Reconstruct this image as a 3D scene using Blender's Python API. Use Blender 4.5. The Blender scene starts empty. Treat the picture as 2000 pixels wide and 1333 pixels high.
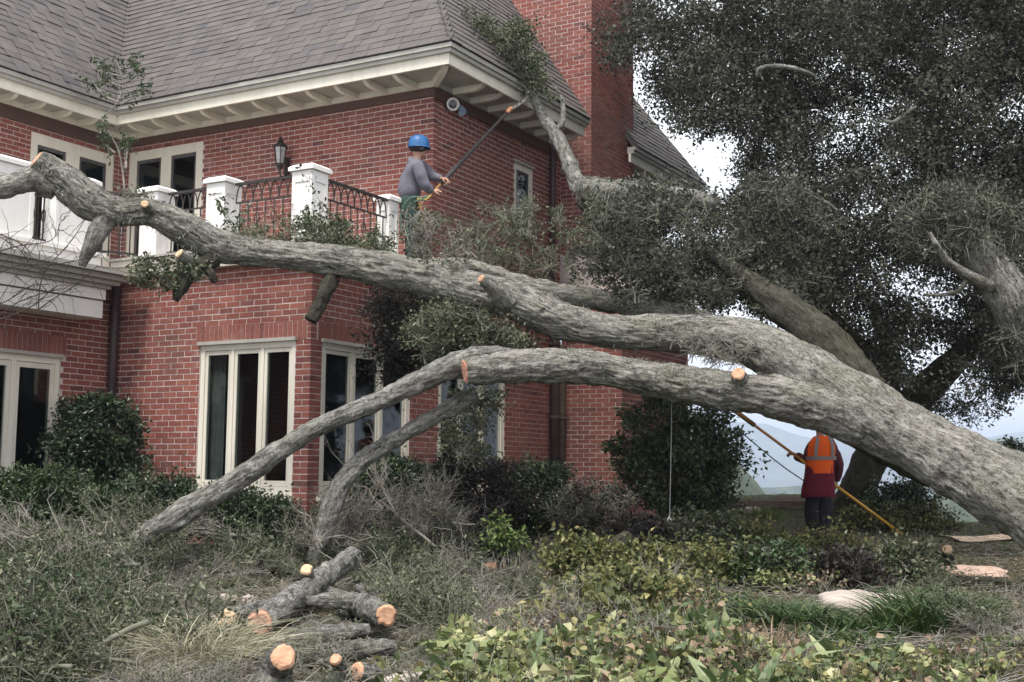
import bpy, math, random
import numpy as np
from mathutils import Vector, Matrix

random.seed(11)
rng = np.random.default_rng(11)
sc = bpy.context.scene
COL = sc.collection

# ------------------------------------------------------------------ camera
FPX = 2409.0
TILT = math.atan(257 / FPX)
ROLL = 0.0089
EYE = np.array([0.0, 0.0, 1.0])
_F = np.array([0, math.cos(TILT), math.sin(TILT)])
_U0 = np.array([0, -math.sin(TILT), math.cos(TILT)])
_R0 = np.array([1.0, 0, 0])
_R = math.cos(ROLL) * _R0 + math.sin(ROLL) * _U0
_U = math.cos(ROLL) * _U0 - math.sin(ROLL) * _R0
cam_d = bpy.data.cameras.new('camera')
cam_d.sensor_width = 36
cam_d.lens = FPX / 2000 * 36
cam_d.clip_start = 0.05
cam_d.clip_end = 20000
cam = bpy.data.objects.new('camera', cam_d)
M3 = Matrix(((_R[0], _U[0], -_F[0]), (_R[1], _U[1], -_F[1]), (_R[2], _U[2], -_F[2])))
cam.matrix_world = Matrix.Translation(Vector(EYE)) @ M3.to_4x4()
COL.objects.link(cam)
sc.camera = cam

# ------------------------------------------------------------------ world, sun, exposure
SUN_AZ, SUN_EL = math.radians(-167), math.radians(62)     # azimuth from +Y, clockwise
world = bpy.data.worlds.new('World')
sc.world = world
world.use_nodes = True
wt = world.node_tree
for n in list(wt.nodes):
    wt.nodes.remove(n)
w_out = wt.nodes.new('ShaderNodeOutputWorld')
w_bg = wt.nodes.new('ShaderNodeBackground')
w_sky = wt.nodes.new('ShaderNodeTexSky')
w_sky.sky_type = 'NISHITA'
w_sky.sun_disc = False
w_sky.sun_elevation = SUN_EL
w_sky.sun_rotation = SUN_AZ
w_sky.air_density = 1.0
w_sky.dust_density = 3.0
# thin high overcast over the blue: soft grey-white cloud layer
w_tc = wt.nodes.new('ShaderNodeTexCoord')
w_map = wt.nodes.new('ShaderNodeMapping')
w_map.inputs['Scale'].default_value = (1.0, 1.0, 3.0)
w_nz = wt.nodes.new('ShaderNodeTexNoise')
w_nz.inputs['Scale'].default_value = 2.2
w_nz.inputs['Detail'].default_value = 6
w_rmp = wt.nodes.new('ShaderNodeMapRange')
w_rmp.inputs['From Min'].default_value = 0.3
w_rmp.inputs['From Max'].default_value = 0.62
w_rmp.inputs['To Min'].default_value = 0.78
w_rmp.inputs['To Max'].default_value = 1.0
w_mix = wt.nodes.new('ShaderNodeMix')
w_mix.data_type = 'RGBA'
w_mix.inputs[7].default_value = (12.2, 12.4, 13.0, 1)
wt.links.new(w_tc.outputs['Generated'], w_map.inputs['Vector'])
wt.links.new(w_map.outputs[0], w_nz.inputs['Vector'])
wt.links.new(w_nz.outputs[0], w_rmp.inputs[0])
wt.links.new(w_rmp.outputs[0], w_mix.inputs[0])
wt.links.new(w_sky.outputs[0], w_mix.inputs[6])
wt.links.new(w_mix.outputs[2], w_bg.inputs[0])
w_bg.inputs[1].default_value = 0.085
wt.links.new(w_bg.outputs[0], w_out.inputs[0])

sun_d = bpy.data.lights.new('sun', 'SUN')
sun_d.energy = 3.2
sun_d.angle = math.radians(18)
sun_d.color = (1.0, 0.96, 0.9)
sun = bpy.data.objects.new('sun', sun_d)
sdir = Vector((math.sin(SUN_AZ) * math.cos(SUN_EL), math.cos(SUN_AZ) * math.cos(SUN_EL), math.sin(SUN_EL)))
sun.rotation_euler = sdir.to_track_quat('Z', 'Y').to_euler()
sun.location = sdir * 40
COL.objects.link(sun)

sc.view_settings.view_transform = 'Standard'
sc.view_settings.look = 'None'
sc.view_settings.gamma = 1.0
sc.view_settings.use_curve_mapping = False
sc.view_settings.exposure = 0.62

# ------------------------------------------------------------------ picking real places
def ray(px, py):
    return _R * (px - 1000) + _U * (666.5 - py) + _F * FPX
def at(px, py, d):
    return EYE + ray(px, py) / FPX * d
def proj(p):
    d = np.asarray(p, float) - EYE
    z = d @ _F
    return np.stack([1000 + FPX * (d @ _R) / z, 666.5 - FPX * (d @ _U) / z, z], -1)

HA = np.array([-0.86860728, 0.49550115, 0.0])      # along the front wall, to the left
HC = np.array([0.49550115, 0.86860728, 0.0])       # along the side wall, away
HZ = np.array([0, 0, 1.0])
_L = at(605, 750, 13.5)
HO = np.array([_L[0], _L[1], 0.0])
def H(a, c, z):
    return HO + HA * a + HC * c + HZ * z

# ------------------------------------------------------------------ noise
def _hash(ix, iy, iz, seed):
    h = (ix.astype(np.int64) * 374761393 + iy.astype(np.int64) * 668265263 + iz.astype(np.int64) * 2147483647 + seed * 974634777) & 0xffffffff
    h = ((h ^ (h >> 13)) * 1274126177) & 0xffffffff
    h = ((h ^ (h >> 16)) * 2246822519) & 0xffffffff
    return ((h ^ (h >> 15)) & 0xffff) / 65535.0
def vnoise(p, seed=0):
    p = np.asarray(p, float)
    i = np.floor(p).astype(np.int64)
    f = p - i
    f = f * f * (3 - 2 * f)
    r = 0
    for dx in (0, 1):
        for dy in (0, 1):
            for dz in (0, 1):
                w = (f[..., 0] if dx else 1 - f[..., 0]) * (f[..., 1] if dy else 1 - f[..., 1]) * (f[..., 2] if dz else 1 - f[..., 2])
                r = r + w * _hash(i[..., 0] + dx, i[..., 1] + dy, i[..., 2] + dz, seed)
    return r * 2 - 1
def fbm(p, octs=4, seed=0):
    p = np.asarray(p, float)
    s, a = 0, 1.0
    for o in range(octs):
        s = s + a * vnoise(p * 2 ** o, seed + o)
        a *= 0.5
    return s

def smooth(e0, e1, x):
    t = np.clip((x - e0) / (e1 - e0), 0, 1)
    return t * t * (3 - 2 * t)

# ------------------------------------------------------------------ ground height
def gz(x, y):
    x = np.asarray(x, float); y = np.asarray(y, float)
    p = np.stack([x, y, x * 0], -1)
    z = 0.16 * smooth(8, 17, y) + 0.44 * smooth(17.5, 21.5, y) * (1 - smooth(5.2, 8.0, x))
    z = z + 0.05 * fbm(p * 0.9, 3, 5)
    edge = smooth(22.5, 60, y)
    z = z * (1 - edge) - edge * 16
    return z
def G(px, py, lift=0.0):
    v = ray(px, py) / FPX
    s = 4.0
    for _ in range(400):
        p = EYE + v * s
        if p[2] <= gz(p[0], p[1]) + lift:
            break
        s += 0.05
    return p

# ------------------------------------------------------------------ objects
ORG = {}
def tag(o, label=None, cat=None, group=None, kind=None):
    if label: o['label'] = label
    if cat: o['category'] = cat
    if group: o['group'] = group
    if kind: o['kind'] = kind
    return o
def thing(name, label, cat, loc=(0, 0, 0), group=None):
    o = bpy.data.objects.new(name, None)
    o.empty_display_size = 0.1
    o.location = loc
    COL.objects.link(o)
    ORG[o.name] = np.array(loc, float)
    return tag(o, label, cat, group)
def add_obj(name, me, parent=None, loc=None):
    o = bpy.data.objects.new(name, me)
    if parent is not None:
        o.parent = parent
        ORG[o.name] = ORG[parent.name]
    else:
        ORG[o.name] = np.array(loc if loc is not None else (0, 0, 0), float)
        o.location = ORG[o.name]
    COL.objects.link(o)
    return o
def raw_mesh(name, V, F, mats, smooth_=False, matidx=None, attrs=None):
    V = np.asarray(V, np.float32).reshape(-1, 3)
    if isinstance(F, np.ndarray):
        F = [F]
    F = [np.asarray(f, np.int32) for f in F if len(f)]
    me = bpy.data.meshes.new(name)
    me.vertices.add(len(V))
    me.vertices.foreach_set('co', V.ravel())
    loops = np.concatenate([f.ravel() for f in F])
    tot = np.concatenate([np.full(len(f), f.shape[1], np.int32) for f in F])
    start = np.concatenate([[0], np.cumsum(tot)[:-1]]).astype(np.int32)
    me.loops.add(len(loops))
    me.loops.foreach_set('vertex_index', loops)
    me.polygons.add(len(tot))
    me.polygons.foreach_set('loop_start', start)
    me.polygons.foreach_set('loop_total', tot)
    me.polygons.foreach_set('use_smooth', np.full(len(tot), bool(smooth_)))
    for m in (mats if isinstance(mats, (list, tuple)) else [mats]):
        me.materials.append(m)
    if matidx is not None:
        me.polygons.foreach_set('material_index', np.asarray(matidx, np.int32))
    if attrs:
        for k, v in attrs.items():
            v = np.asarray(v, np.float32)
            t = 'FLOAT_VECTOR' if v.ndim == 2 else 'FLOAT'
            a = me.attributes.new(k, t, 'POINT')
            a.data.foreach_set('vector' if v.ndim == 2 else 'value', v.ravel())
    me.update(calc_edges=True)
    return me
def mesh(name, V, F, mats, parent=None, loc=None, **kw):
    org = ORG[parent.name] if parent is not None else np.array(loc if loc is not None else (0, 0, 0), float)
    me = raw_mesh(name, np.asarray(V, float).reshape(-1, 3) - org, F, mats, **kw)
    return add_obj(name, me, parent, loc)

BOXF = np.array([[0, 3, 2, 1], [4, 5, 6, 7], [0, 1, 5, 4], [1, 2, 6, 5], [2, 3, 7, 6], [3, 0, 4, 7]])
class MB:
    """collects boxes, bars, tubes for one mesh"""
    def __init__(s):
        s.V, s.F, s.n = [], {}, 0
    def add(s, V, F):
        V = np.asarray(V, float).reshape(-1, 3)
        for f in (F if isinstance(F, list) else [F]):
            f = np.asarray(f)
            s.F.setdefault(f.shape[1], []).append(f + s.n)
        s.V.append(V); s.n += len(V)
        return s
    def hbox(s, a0, a1, c0, c1, z0, z1):
        s.add([H(*q) for q in ((a0, c0, z0), (a1, c0, z0), (a1, c1, z0), (a0, c1, z0), (a0, c0, z1), (a1, c0, z1), (a1, c1, z1), (a0, c1, z1))], BOXF)
        return s
    def bar(s, p, q, w, h=None, up=HZ):
        h = h or w
        p, q = np.asarray(p, float), np.asarray(q, float)
        d = (q - p) / np.linalg.norm(q - p)
        e = np.cross(d, up)
        if np.linalg.norm(e) < 1e-4: e = np.cross(d, np.array([1.0, 0, 0]))
        e /= np.linalg.norm(e); u = np.cross(e, d)
        c = [(-1, -1), (1, -1), (1, 1), (-1, 1)]
        s.add([p + e * i * w / 2 + u * j * h / 2 for i, j in c] + [q + e * i * w / 2 + u * j * h / 2 for i, j in c], BOXF)
        return s
    def tube(s, pts, rad, k=8, cap=True):
        V, F, caps = tube_geo(pts, rad, k)
        s.add(V, F + ([caps] if cap else []))
        return s
    def build(s, name, mat_, parent=None, loc=None, **kw):
        return mesh(name, np.concatenate(s.V), [np.concatenate(f) for f in s.F.values()], mat_, parent, loc, **kw)

def frames(P):
    P = np.asarray(P, float)
    T = np.gradient(P, axis=0)
    T /= np.linalg.norm(T, axis=1)[:, None] + 1e-9
    e = np.cross(T[0], [0.13, 0.31, 0.94]); e /= np.linalg.norm(e)
    E = []
    for t in T:
        e = e - t * (e @ t); e /= np.linalg.norm(e) + 1e-9
        E.append(e)
    E = np.array(E)
    return T, E, np.cross(T, E)
def tube_geo(pts, rad, k=8):
    P = np.asarray(pts, float)
    r = np.full(len(P), rad, float) if np.isscalar(rad) else np.asarray(rad, float)
    T, E, B = frames(P)
    th = np.arange(k) * 2 * math.pi / k
    V = P[:, None] + r[:, None, None] * (np.cos(th)[None, :, None] * E[:, None] + np.sin(th)[None, :, None] * B[:, None])
    n = len(P)
    i = np.arange(n - 1)[:, None] * k; j = np.arange(k)[None]; j2 = (j + 1) % k
    F = np.stack([i + j, i + j2, i + k + j2, i + k + j], -1).reshape(-1, 4)
    caps = np.array([list(range(k))[::-1], [(n - 1) * k + q for q in range(k)]])
    return V.reshape(-1, 3), [F], caps
def spline(pts, n):
    """Catmull-Rom through rows of pts (any columns), n samples"""
    P = np.asarray(pts, float)
    P = np.vstack([2 * P[0] - P[1], P, 2 * P[-1] - P[-2]])
    m = len(P) - 3
    u = np.linspace(0, m - 1e-6, n)
    i = u.astype(int); t = (u - i)[:, None]
    a, b, c, d = P[i], P[i + 1], P[i + 2], P[i + 3]
    return 0.5 * (2 * b + (c - a) * t + (2 * a - 5 * b + 4 * c - d) * t ** 2 + (3 * b - a - 3 * c + d) * t ** 3)
def unit(v):
    v = np.asarray(v, float)
    return v / (np.linalg.norm(v, axis=-1, keepdims=True) + 1e-9)
def rdir(n):
    return unit(rng.normal(size=(n, 3)))

# many thin twigs at once: P (N,S,3), r (N,S)
def twig_geo(P, r, k=3):
    N, S, _ = P.shape
    T = unit(np.gradient(P, axis=1))
    ref = np.where(np.abs(T[..., 2:3]) > 0.9, np.array([1.0, 0, 0]), np.array([0, 0, 1.0]))
    E = unit(np.cross(T, ref)); B = np.cross(T, E)
    th = np.arange(k) * 2 * math.pi / k
    V = P[:, :, None] + r[:, :, None, None] * (np.cos(th)[:, None] * E[:, :, None] + np.sin(th)[:, None] * B[:, :, None])
    b = (np.arange(N) * S * k)[:, None, None]; i = (np.arange(S - 1) * k)[None, :, None]; j = np.arange(k)[None, None]; j2 = (j + 1) % k
    F = np.stack([b + i + j, b + i + j2, b + i + k + j2, b + i + k + j], -1).reshape(-1, 4)
    return V.reshape(-1, 3), F
# small folded leaves: one quad each
def leaf_geo(P, D, L, W, droop=0.0):
    N = len(P)
    D = unit(D)
    Nn = unit(rdir(N) + np.array([0, 0, 0.6]))
    S = unit(np.cross(D, Nn)); Nn = np.cross(S, D)
    L = np.broadcast_to(np.asarray(L, float).reshape(-1, 1), (N, 1)); W = np.broadcast_to(np.asarray(W, float).reshape(-1, 1), (N, 1))
    mid = P + D * L * 0.45
    tip = P + D * L + np.array([0, 0, -1]) * L * droop
    V = np.stack([P, mid + S * W / 2 + Nn * W * 0.18, tip, mid - S * W / 2 + Nn * W * 0.18], 1).reshape(-1, 3)
    F = (np.arange(N) * 4)[:, None] + np.arange(4)[None]
    return V, F
# broad leaves with a midrib and an outline: 8 verts
def broad_geo(P, D, L, W, curl=0.35, wav=0.1):
    N = len(P)
    D = unit(D)
    up = unit(np.array([0, 0, 1.0]) + 0.5 * rdir(N))
    S = unit(np.cross(D, up)); U = np.cross(S, D)
    L = np.asarray(L, float).reshape(-1, 1); W = np.asarray(W, float).reshape(-1, 1)
    def pt(t):
        return P + D * L * t - U * L * curl * t * t
    w1 = rng.normal(0, wav, (N, 1)); w2 = rng.normal(0, wav, (N, 1))
    m1, m2, t = pt(0.3), pt(0.68), pt(1.0)
    V = np.stack([P, m1 + S * W * .5 + U * W * (.16 + w1), m1, m1 - S * W * .5 + U * W * (.16 - w1),
                  m2 + S * W * .4 + U * W * (.1 + w2), m2, m2 - S * W * .4 + U * W * (.1 - w2), t], 1).reshape(-1, 3)
    b = (np.arange(N) * 8)[:, None]
    T3 = np.concatenate([b + np.array([q]) for q in ((0, 1, 2), (0, 2, 3), (4, 7, 5), (5, 7, 6))])
    Q4 = np.concatenate([b + np.array([q]) for q in ((1, 4, 5, 2), (2, 5, 6, 3))])
    return V, [T3, Q4]
# grass blades: ribbons
def blade_geo(P, D, L, W, bend=0.6, S=4):
    N = len(P)
    D = unit(D)
    side = unit(np.cross(D, rdir(N)))
    out = D.copy(); out[:, 2] = 0; out = unit(out + 0.2 * rdir(N) * [1, 1, 0])
    L = np.broadcast_to(np.asarray(L, float).reshape(-1, 1), (N, 1)); W = np.broadcast_to(np.asarray(W, float).reshape(-1, 1), (N, 1))
    rows = []
    for s in range(S + 1):
        t = s / S
        c = P + D * L * t + (out * 0.5 - np.array([0, 0, 0.55])) * L * bend * t ** 2.2
        w = W * (1 - t ** 2) * 0.5 + 0.0004
        rows += [c - side * w, c + side * w]
    V = np.stack(rows, 1).reshape(-1, 3)
    b = (np.arange(N) * 2 * (S + 1))[:, None]
    F = np.concatenate([b + np.array([[2 * s, 2 * s + 1, 2 * s + 3, 2 * s + 2]]) for s in range(S)])
    return V, F
def merge(parts):
    """[(V, [F..])] -> V, [F..]"""
    Vs, Fs, n = [], {}, 0
    for V, F in parts:
        for f in (F if isinstance(F, list) else [F]):
            if len(f): Fs.setdefault(f.shape[1], []).append(f + n)
        Vs.append(V); n += len(V)
    return np.concatenate(Vs), [np.concatenate(f) for f in Fs.values()]
def inpoly(x, y, poly):
    r = np.zeros(len(x), bool)
    j = len(poly) - 1
    for i in range(len(poly)):
        xi, yi = poly[i]; xj, yj = poly[j]
        c = ((yi > y) != (yj > y)) & (x < (xj - xi) * (y - yi) / (yj - yi + 1e-12) + xi)
        r ^= c; j = i
    return r

# ------------------------------------------------------------------ materials
class NT:
    def __init__(s, name):
        s.m = bpy.data.materials.new(name); s.m.use_nodes = True
        s.t = s.m.node_tree; s.b = s.t.nodes['Principled BSDF']
    def n(s, typ, **kw):
        o = s.t.nodes.new(typ)
        for k, v in kw.items(): setattr(o, k, v)
        return o
    def l(s, a, b): s.t.links.new(a, b)
    def coord(s, attr=None):
        if attr:
            a = s.n('ShaderNodeAttribute'); a.attribute_name = attr; return a.outputs['Vector']
        return s.n('ShaderNodeTexCoord').outputs['Object'] if False else s.n('ShaderNodeNewGeometry').outputs['Position']
    def noise(s, vec, scale, detail=4, rough=.6, dist=0):
        o = s.n('ShaderNodeTexNoise'); o.inputs['Scale'].default_value = scale; o.inputs['Detail'].default_value = detail
        o.inputs['Roughness'].default_value = rough; o.inputs['Distortion'].default_value = dist
        s.l(vec, o.inputs['Vector']); return o.outputs[0]
    def ramp(s, fac, stops, interp='LINEAR'):
        o = s.n('ShaderNodeValToRGB'); cr = o.color_ramp; cr.interpolation = interp
        while len(cr.elements) < len(stops): cr.elements.new(.5)
        for e, (p, c) in zip(cr.elements, stops):
            e.position = p; e.color = tuple(c) + (1,) if len(c) == 3 else c
        s.l(fac, o.inputs[0]); return o.outputs[0]
    def mix(s, fac, a, b, mode='MIX'):
        o = s.n('ShaderNodeMix', data_type='RGBA', blend_type=mode)
        for v, i in ((fac, 0), (a, 6), (b, 7)):
            if hasattr(v, 'is_output'): s.l(v, o.inputs[i])
            else: o.inputs[i].default_value = v if i == 0 else tuple(v) + (1,)
        return o.outputs[2]
    def math(s, op, a, b=0.0):
        o = s.n('ShaderNodeMath', operation=op)
        for v, i in ((a, 0), (b, 1)):
            if hasattr(v, 'is_output'): s.l(v, o.inputs[i])
            else: o.inputs[i].default_value = v
        return o.outputs[0]
    def rnd(s):
        a = s.n('ShaderNodeObjectInfo').outputs['Random']; b = s.n('ShaderNodeNewGeometry').outputs['Random Per Island']
        return s.math('FRACT', s.math('ADD', s.math('MULTIPLY', a, 7.31), b))
    def mapr(s, v, a, b, c, d):
        o = s.n('ShaderNodeMapRange')
        for i, q in enumerate((a, b, c, d)): o.inputs[i + 1].default_value = q
        s.l(v, o.inputs[0]); return o.outputs[0]
    def bump(s, h, strength=.5, dist=.01):
        o = s.n('ShaderNodeBump'); o.inputs['Strength'].default_value = strength; o.inputs['Distance'].default_value = dist
        s.l(h, o.inputs['Height']); s.l(o.outputs[0], s.b.inputs['Normal'])
    def done(s, col, rough=.8, spec=.3):
        if hasattr(col, 'is_output'): s.l(col, s.b.inputs['Base Color'])
        else: s.b.inputs['Base Color'].default_value = tuple(col) + (1,)
        if hasattr(rough, 'is_output'): s.l(rough, s.b.inputs['Roughness'])
        else: s.b.inputs['Roughness'].default_value = rough
        s.b.inputs['Specular IOR Level'].default_value = spec
        return s.m

def m_brick():
    t = NT('brick'); p = t.coord(); r = t.rnd()
    c = t.ramp(r, [(0, (.165, .050, .040)), (.25, (.245, .074, .055)), (.5, (.205, .062, .048)), (.75, (.285, .098, .072)), (.93, (.17, .055, .048)), (1, (.095, .038, .036))])
    n1 = t.noise(p, 0.9, 4); n2 = t.noise(p, 28, 5, .7)
    c = t.mix(t.mapr(n1, .42, .66, 0, .6), c, (.155, .078, .064))
    c = t.mix(t.mapr(n2, .45, .75, 0, .45), c, (.38, .20, .17))
    n3 = t.noise(p, 3.1, 5, .7)
    c = t.mix(t.mapr(n3, .58, .75, 0, .35), c, (.42, .30, .28))
    t.bump(t.noise(p, 60, 5, .75), .5, .006)
    return t.done(c, .88, .25)
def m_mortar():
    t = NT('mortar'); p = t.coord()
    c = t.ramp(t.noise(p, 5, 5, .7), [(.3, (.46, .385, .36)), (.7, (.64, .55, .52))])
    t.bump(t.noise(p, 90, 3), .4, .004)
    return t.done(c, .95, .1)
def m_slate():
    t = NT('slate'); p = t.coord(); r = t.rnd()
    c = t.ramp(r, [(0, (.070, .062, .059)), (.3, (.100, .088, .083)), (.55, (.084, .074, .071)), (.8, (.118, .104, .096)), (.95, (.086, .078, .078)), (1, (.060, .058, .063))])
    sv = t.n('ShaderNodeMapping'); sv.inputs['Scale'].default_value = (1, 1, .16); t.l(p, sv.inputs[0])
    c = t.mix(t.mapr(t.noise(sv.outputs[0], 4.0, 5, .7), .42, .7, 0, .5), c, (.150, .134, .122))
    c = t.mix(t.mapr(t.noise(p, 24, 5, .7), .45, .8, 0, .5), c, (.09, .08, .08))
    t.bump(t.noise(p, 45, 4, .7), .4, .006)
    return t.done(c, .7, .35)
def m_paint(name, c0, c1, dirt=.35, rough=.55):
    t = NT(name); p = t.coord()
    sv = t.n('ShaderNodeMapping'); sv.inputs['Scale'].default_value = (1, 1, .2); t.l(p, sv.inputs[0])
    n = t.noise(sv.outputs[0], 5, 5, .7)
    c = t.mix(t.mapr(n, .42, .78, 0, dirt), c0, c1)
    c = t.mix(t.mapr(t.noise(p, 1.4, 3), .4, .7, 0, dirt * .5), c, c1)
    t.bump(t.noise(p, 70, 3), .12, .003)
    return t.done(c, rough, .35)
def m_plain(name, c, rough=.6, spec=.3, var=.25, scale=12, bump=.15, metallic=0):
    t = NT(name); p = t.coord()
    n = t.noise(p, scale, 5, .65)
    col = t.mix(t.mapr(n, .3, .7, 0, 1), tuple(x * (1 - var) for x in c), tuple(min(1, x * (1 + var)) for x in c))
    t.bump(t.noise(p, scale * 5, 3), bump, .004)
    t.b.inputs['Metallic'].default_value = metallic
    return t.done(col, rough, spec)
def m_glass():
    t = NT('window_glass')
    p = t.coord()
    tr = t.n('ShaderNodeBsdfTransparent'); tr.inputs[0].default_value = (.62, .66, .66, 1)
    gl = t.n('ShaderNodeBsdfGlossy'); gl.inputs['Roughness'].default_value = .03; gl.inputs[0].default_value = (1, 1, 1, 1)
    lw = t.n('ShaderNodeLayerWeight'); lw.inputs[0].default_value = .5
    fr = t.math('ADD', t.math('MULTIPLY', t.math('POWER', lw.outputs['Facing'], 4.0), .50), .030)
    mx = t.n('ShaderNodeMixShader'); t.l(fr, mx.inputs[0]); t.l(tr.outputs[0], mx.inputs[1]); t.l(gl.outputs[0], mx.inputs[2])
    t.l(mx.outputs[0], t.t.nodes['Material Output'].inputs[0])
    return t.m
def m_bark(name, light, dark, lich, moss, moss_amt=.3, lich_amt=.6):
    t = NT(name); v = t.coord('bk'); p = t.coord()
    n1 = t.noise(v, 10, 7, .8, .8)
    n2 = t.noise(v, 42, 5, .8, .5)
    n3 = t.noise(p, 3.0, 4, .7)
    h = t.math('ADD', t.math('MULTIPLY', n1, .5), t.math('MULTIPLY', n2, .5))
    c = t.ramp(h, [(.40, dark), (.465, tuple(.45 * a + .55 * b for a, b in zip(light, dark))), (.52, light), (.62, tuple(min(1, x * 1.4) for x in light))])
    c = t.mix(t.mapr(n3, .38, .58, .6, 0), c, tuple(.4 * a + .6 * b for a, b in zip(light, dark)))
    ln = t.math('ADD', t.math('MULTIPLY', t.noise(p, 11, 8, .88, 1.0), .55), t.math('MULTIPLY', t.noise(v, 17, 7, .85, .6), .45))
    c = t.mix(t.mapr(ln, .505, .565, 0, lich_amt), c, t.mix(t.noise(p, 85, 3), lich, tuple(x * .4 for x in lich)))
    mn = t.noise(p, 1.5, 7, .8)
    c = t.mix(t.mapr(mn, .50, .64, 0, moss_amt), c, moss)
    dk = t.math('ADD', t.math('MULTIPLY', t.noise(p, 62, 4, .85), .4), t.math('MULTIPLY', t.noise(v, 30, 6, .85, .4), .6))
    c = t.mix(t.mapr(dk, .505, .57, 0, .75), c, tuple(x * .6 for x in dark))
    t.bump(t.math('ADD', h, t.math('MULTIPLY', dk, -.25)), 1.0, .05)
    return t.done(c, .95, .08)
def m_cut(name, a, b):
    t = NT(name)
    at_ = t.n('ShaderNodeAttribute'); at_.attribute_name = 'ring'
    p = t.coord()
    d = t.math('ADD', at_.outputs['Fac'], t.math('MULTIPLY', t.noise(p, 14, 3), .12))
    s = t.math('SINE', t.math('MULTIPLY', d, 52.0))
    c = t.mix(t.mapr(s, -1, 1, 0, .9), a, b)
    c = t.mix(t.mapr(t.noise(p, 9, 5, .7, 2.0), .55, .62, 0, .5), c, tuple(x * .4 for x in a))
    c = t.mix(t.mapr(t.noise(p, 40, 4, .7), .4, .7, 0, .5), c, tuple(x * .75 for x in a))
    c = t.mix(t.mapr(at_.outputs['Fac'], .90, .98, 0, .8), c, (.10, .08, .06))
    c = t.mix(t.mapr(at_.outputs['Fac'], .0, .5, .45, 0), c, tuple(x * .7 for x in b))
    return t.done(c, .9, .15)
def m_leaf(name, stops, rough=.5, spec=.35, trans=.12):
    t = NT(name); r = t.rnd(); p = t.coord()
    c = t.ramp(r, stops)
    c = t.mix(t.mapr(t.noise(p, 1.1, 3), .35, .7, 0, .35), c, stops[0][1])
    m = t.done(c, rough, spec)
    if trans:
        tl = t.n('ShaderNodeBsdfTranslucent'); t.l(c, tl.inputs[0])
        mx = t.n('ShaderNodeMixShader'); mx.inputs[0].default_value = trans
        t.l(t.b.outputs[0], mx.inputs[1]); t.l(tl.outputs[0], mx.inputs[2])
        t.l(mx.outputs[0], t.t.nodes['Material Output'].inputs[0])
    return m
def m_ground():
    t = NT('garden_soil'); p = t.coord()
    n = t.noise(p, 1.3, 6, .7); n2 = t.noise(p, 16, 6, .75)
    c = t.ramp(t.math('ADD', t.math('MULTIPLY', n, .5), t.math('MULTIPLY', n2, .5)), [(.34, (.030, .027, .018)), (.48, (.075, .065, .042)), (.58, (.062, .072, .034)), (.72, (.17, .135, .095))])
    t.bump(n2, .9, .05)
    return t.done(c, .95, .1)

BRICK, MORTAR, SLATE = m_brick(), m_mortar(), m_slate()
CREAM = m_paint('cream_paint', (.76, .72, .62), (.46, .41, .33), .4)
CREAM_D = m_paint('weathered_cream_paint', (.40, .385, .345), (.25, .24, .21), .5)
WHITE = m_paint('white_paint', (.78, .76, .73), (.52, .49, .45), .3)
FRIEZE = m_paint('brown_frieze_paint', (.105, .058, .046), (.06, .04, .034), .5, .7)
PIPE = m_plain('brown_pipe_paint', (.062, .040, .042), .5, .4, .3, 6)
IRON = m_plain('wrought_iron', (.030, .024, .022), .6, .4, .4, 20)
GLASS = m_glass()
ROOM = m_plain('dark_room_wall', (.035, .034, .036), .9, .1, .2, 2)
CURTAIN = m_plain('pale_curtain', (.30, .29, .27), .9, .1, .2, 9)
FLASH = m_plain('lead_flashing', (.075, .068, .066), .6, .4, .3, 8)
SASH = m_paint('sash_paint', (.72, .68, .58), (.36, .33, .27), .4)
SASH_D = m_plain('dark_sash_paint', (.085, .078, .08), .5, .4, .3, 9)
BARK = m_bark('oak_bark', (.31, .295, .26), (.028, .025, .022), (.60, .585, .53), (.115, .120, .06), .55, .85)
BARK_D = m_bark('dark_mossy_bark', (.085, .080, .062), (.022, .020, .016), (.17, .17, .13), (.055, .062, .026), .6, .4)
BARK_L = m_bark('grey_lichen_bark', (.24, .23, .21), (.028, .026, .023), (.60, .59, .54), (.14, .145, .085), .35, .85)
CUT = m_cut('cut_wood_orange', (.48, .255, .155), (.62, .40, .27))
CUT_P = m_cut('cut_wood_pale', (.56, .36, .21), (.70, .52, .35))
CUT_R = m_cut('cut_wood_pink', (.47, .23, .16), (.58, .34, .25))
TWIG = m_plain('dry_twig', (.20, .185, .16), .95, .1, .45, 5)
TWIG_G = m_plain('grey_green_twig', (.15, .15, .115), .95, .1, .5, 4)
TWIG_D = m_plain('dark_twig', (.055, .048, .042), .95, .1, .4, 5)
OAK = m_leaf('oak_leaf', [(0, (.028, .031, .022)), (.35, (.053, .057, .041)), (.7, (.088, .092, .070)), (.92, (.148, .149, .118)), (1, (.22, .21, .17))], .65, .15, .2)
OAK_F = m_leaf('fallen_oak_leaf', [(0, (.034, .045, .020)), (.4, (.068, .086, .042)), (.75, (.125, .14, .085)), (.95, (.24, .245, .175)), (1, (.30, .26, .17))], .6, .2)
SHRUB_D = m_leaf('dark_shrub_leaf', [(0, (.014, .026, .012)), (.5, (.028, .050, .021)), (.9, (.055, .088, .034)), (1, (.11, .14, .06))], .4, .45)
SHRUB_M = m_leaf('hedge_leaf', [(0, (.018, .034, .012)), (.5, (.034, .060, .020)), (.9, (.058, .092, .030)), (1, (.11, .13, .06))], .4, .45)
SHRUB_Y = m_leaf('yellow_green_leaf', [(0, (.045, .060, .020)), (.4, (.10, .115, .04)), (.75, (.18, .18, .065)), (1, (.34, .30, .13))], .5, .35, .2)
SHRUB_P = m_leaf('dark_purple_leaf', [(0, (.018, .016, .014)), (.5, (.030, .026, .022)), (1, (.055, .048, .036))], .5, .3)
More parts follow.
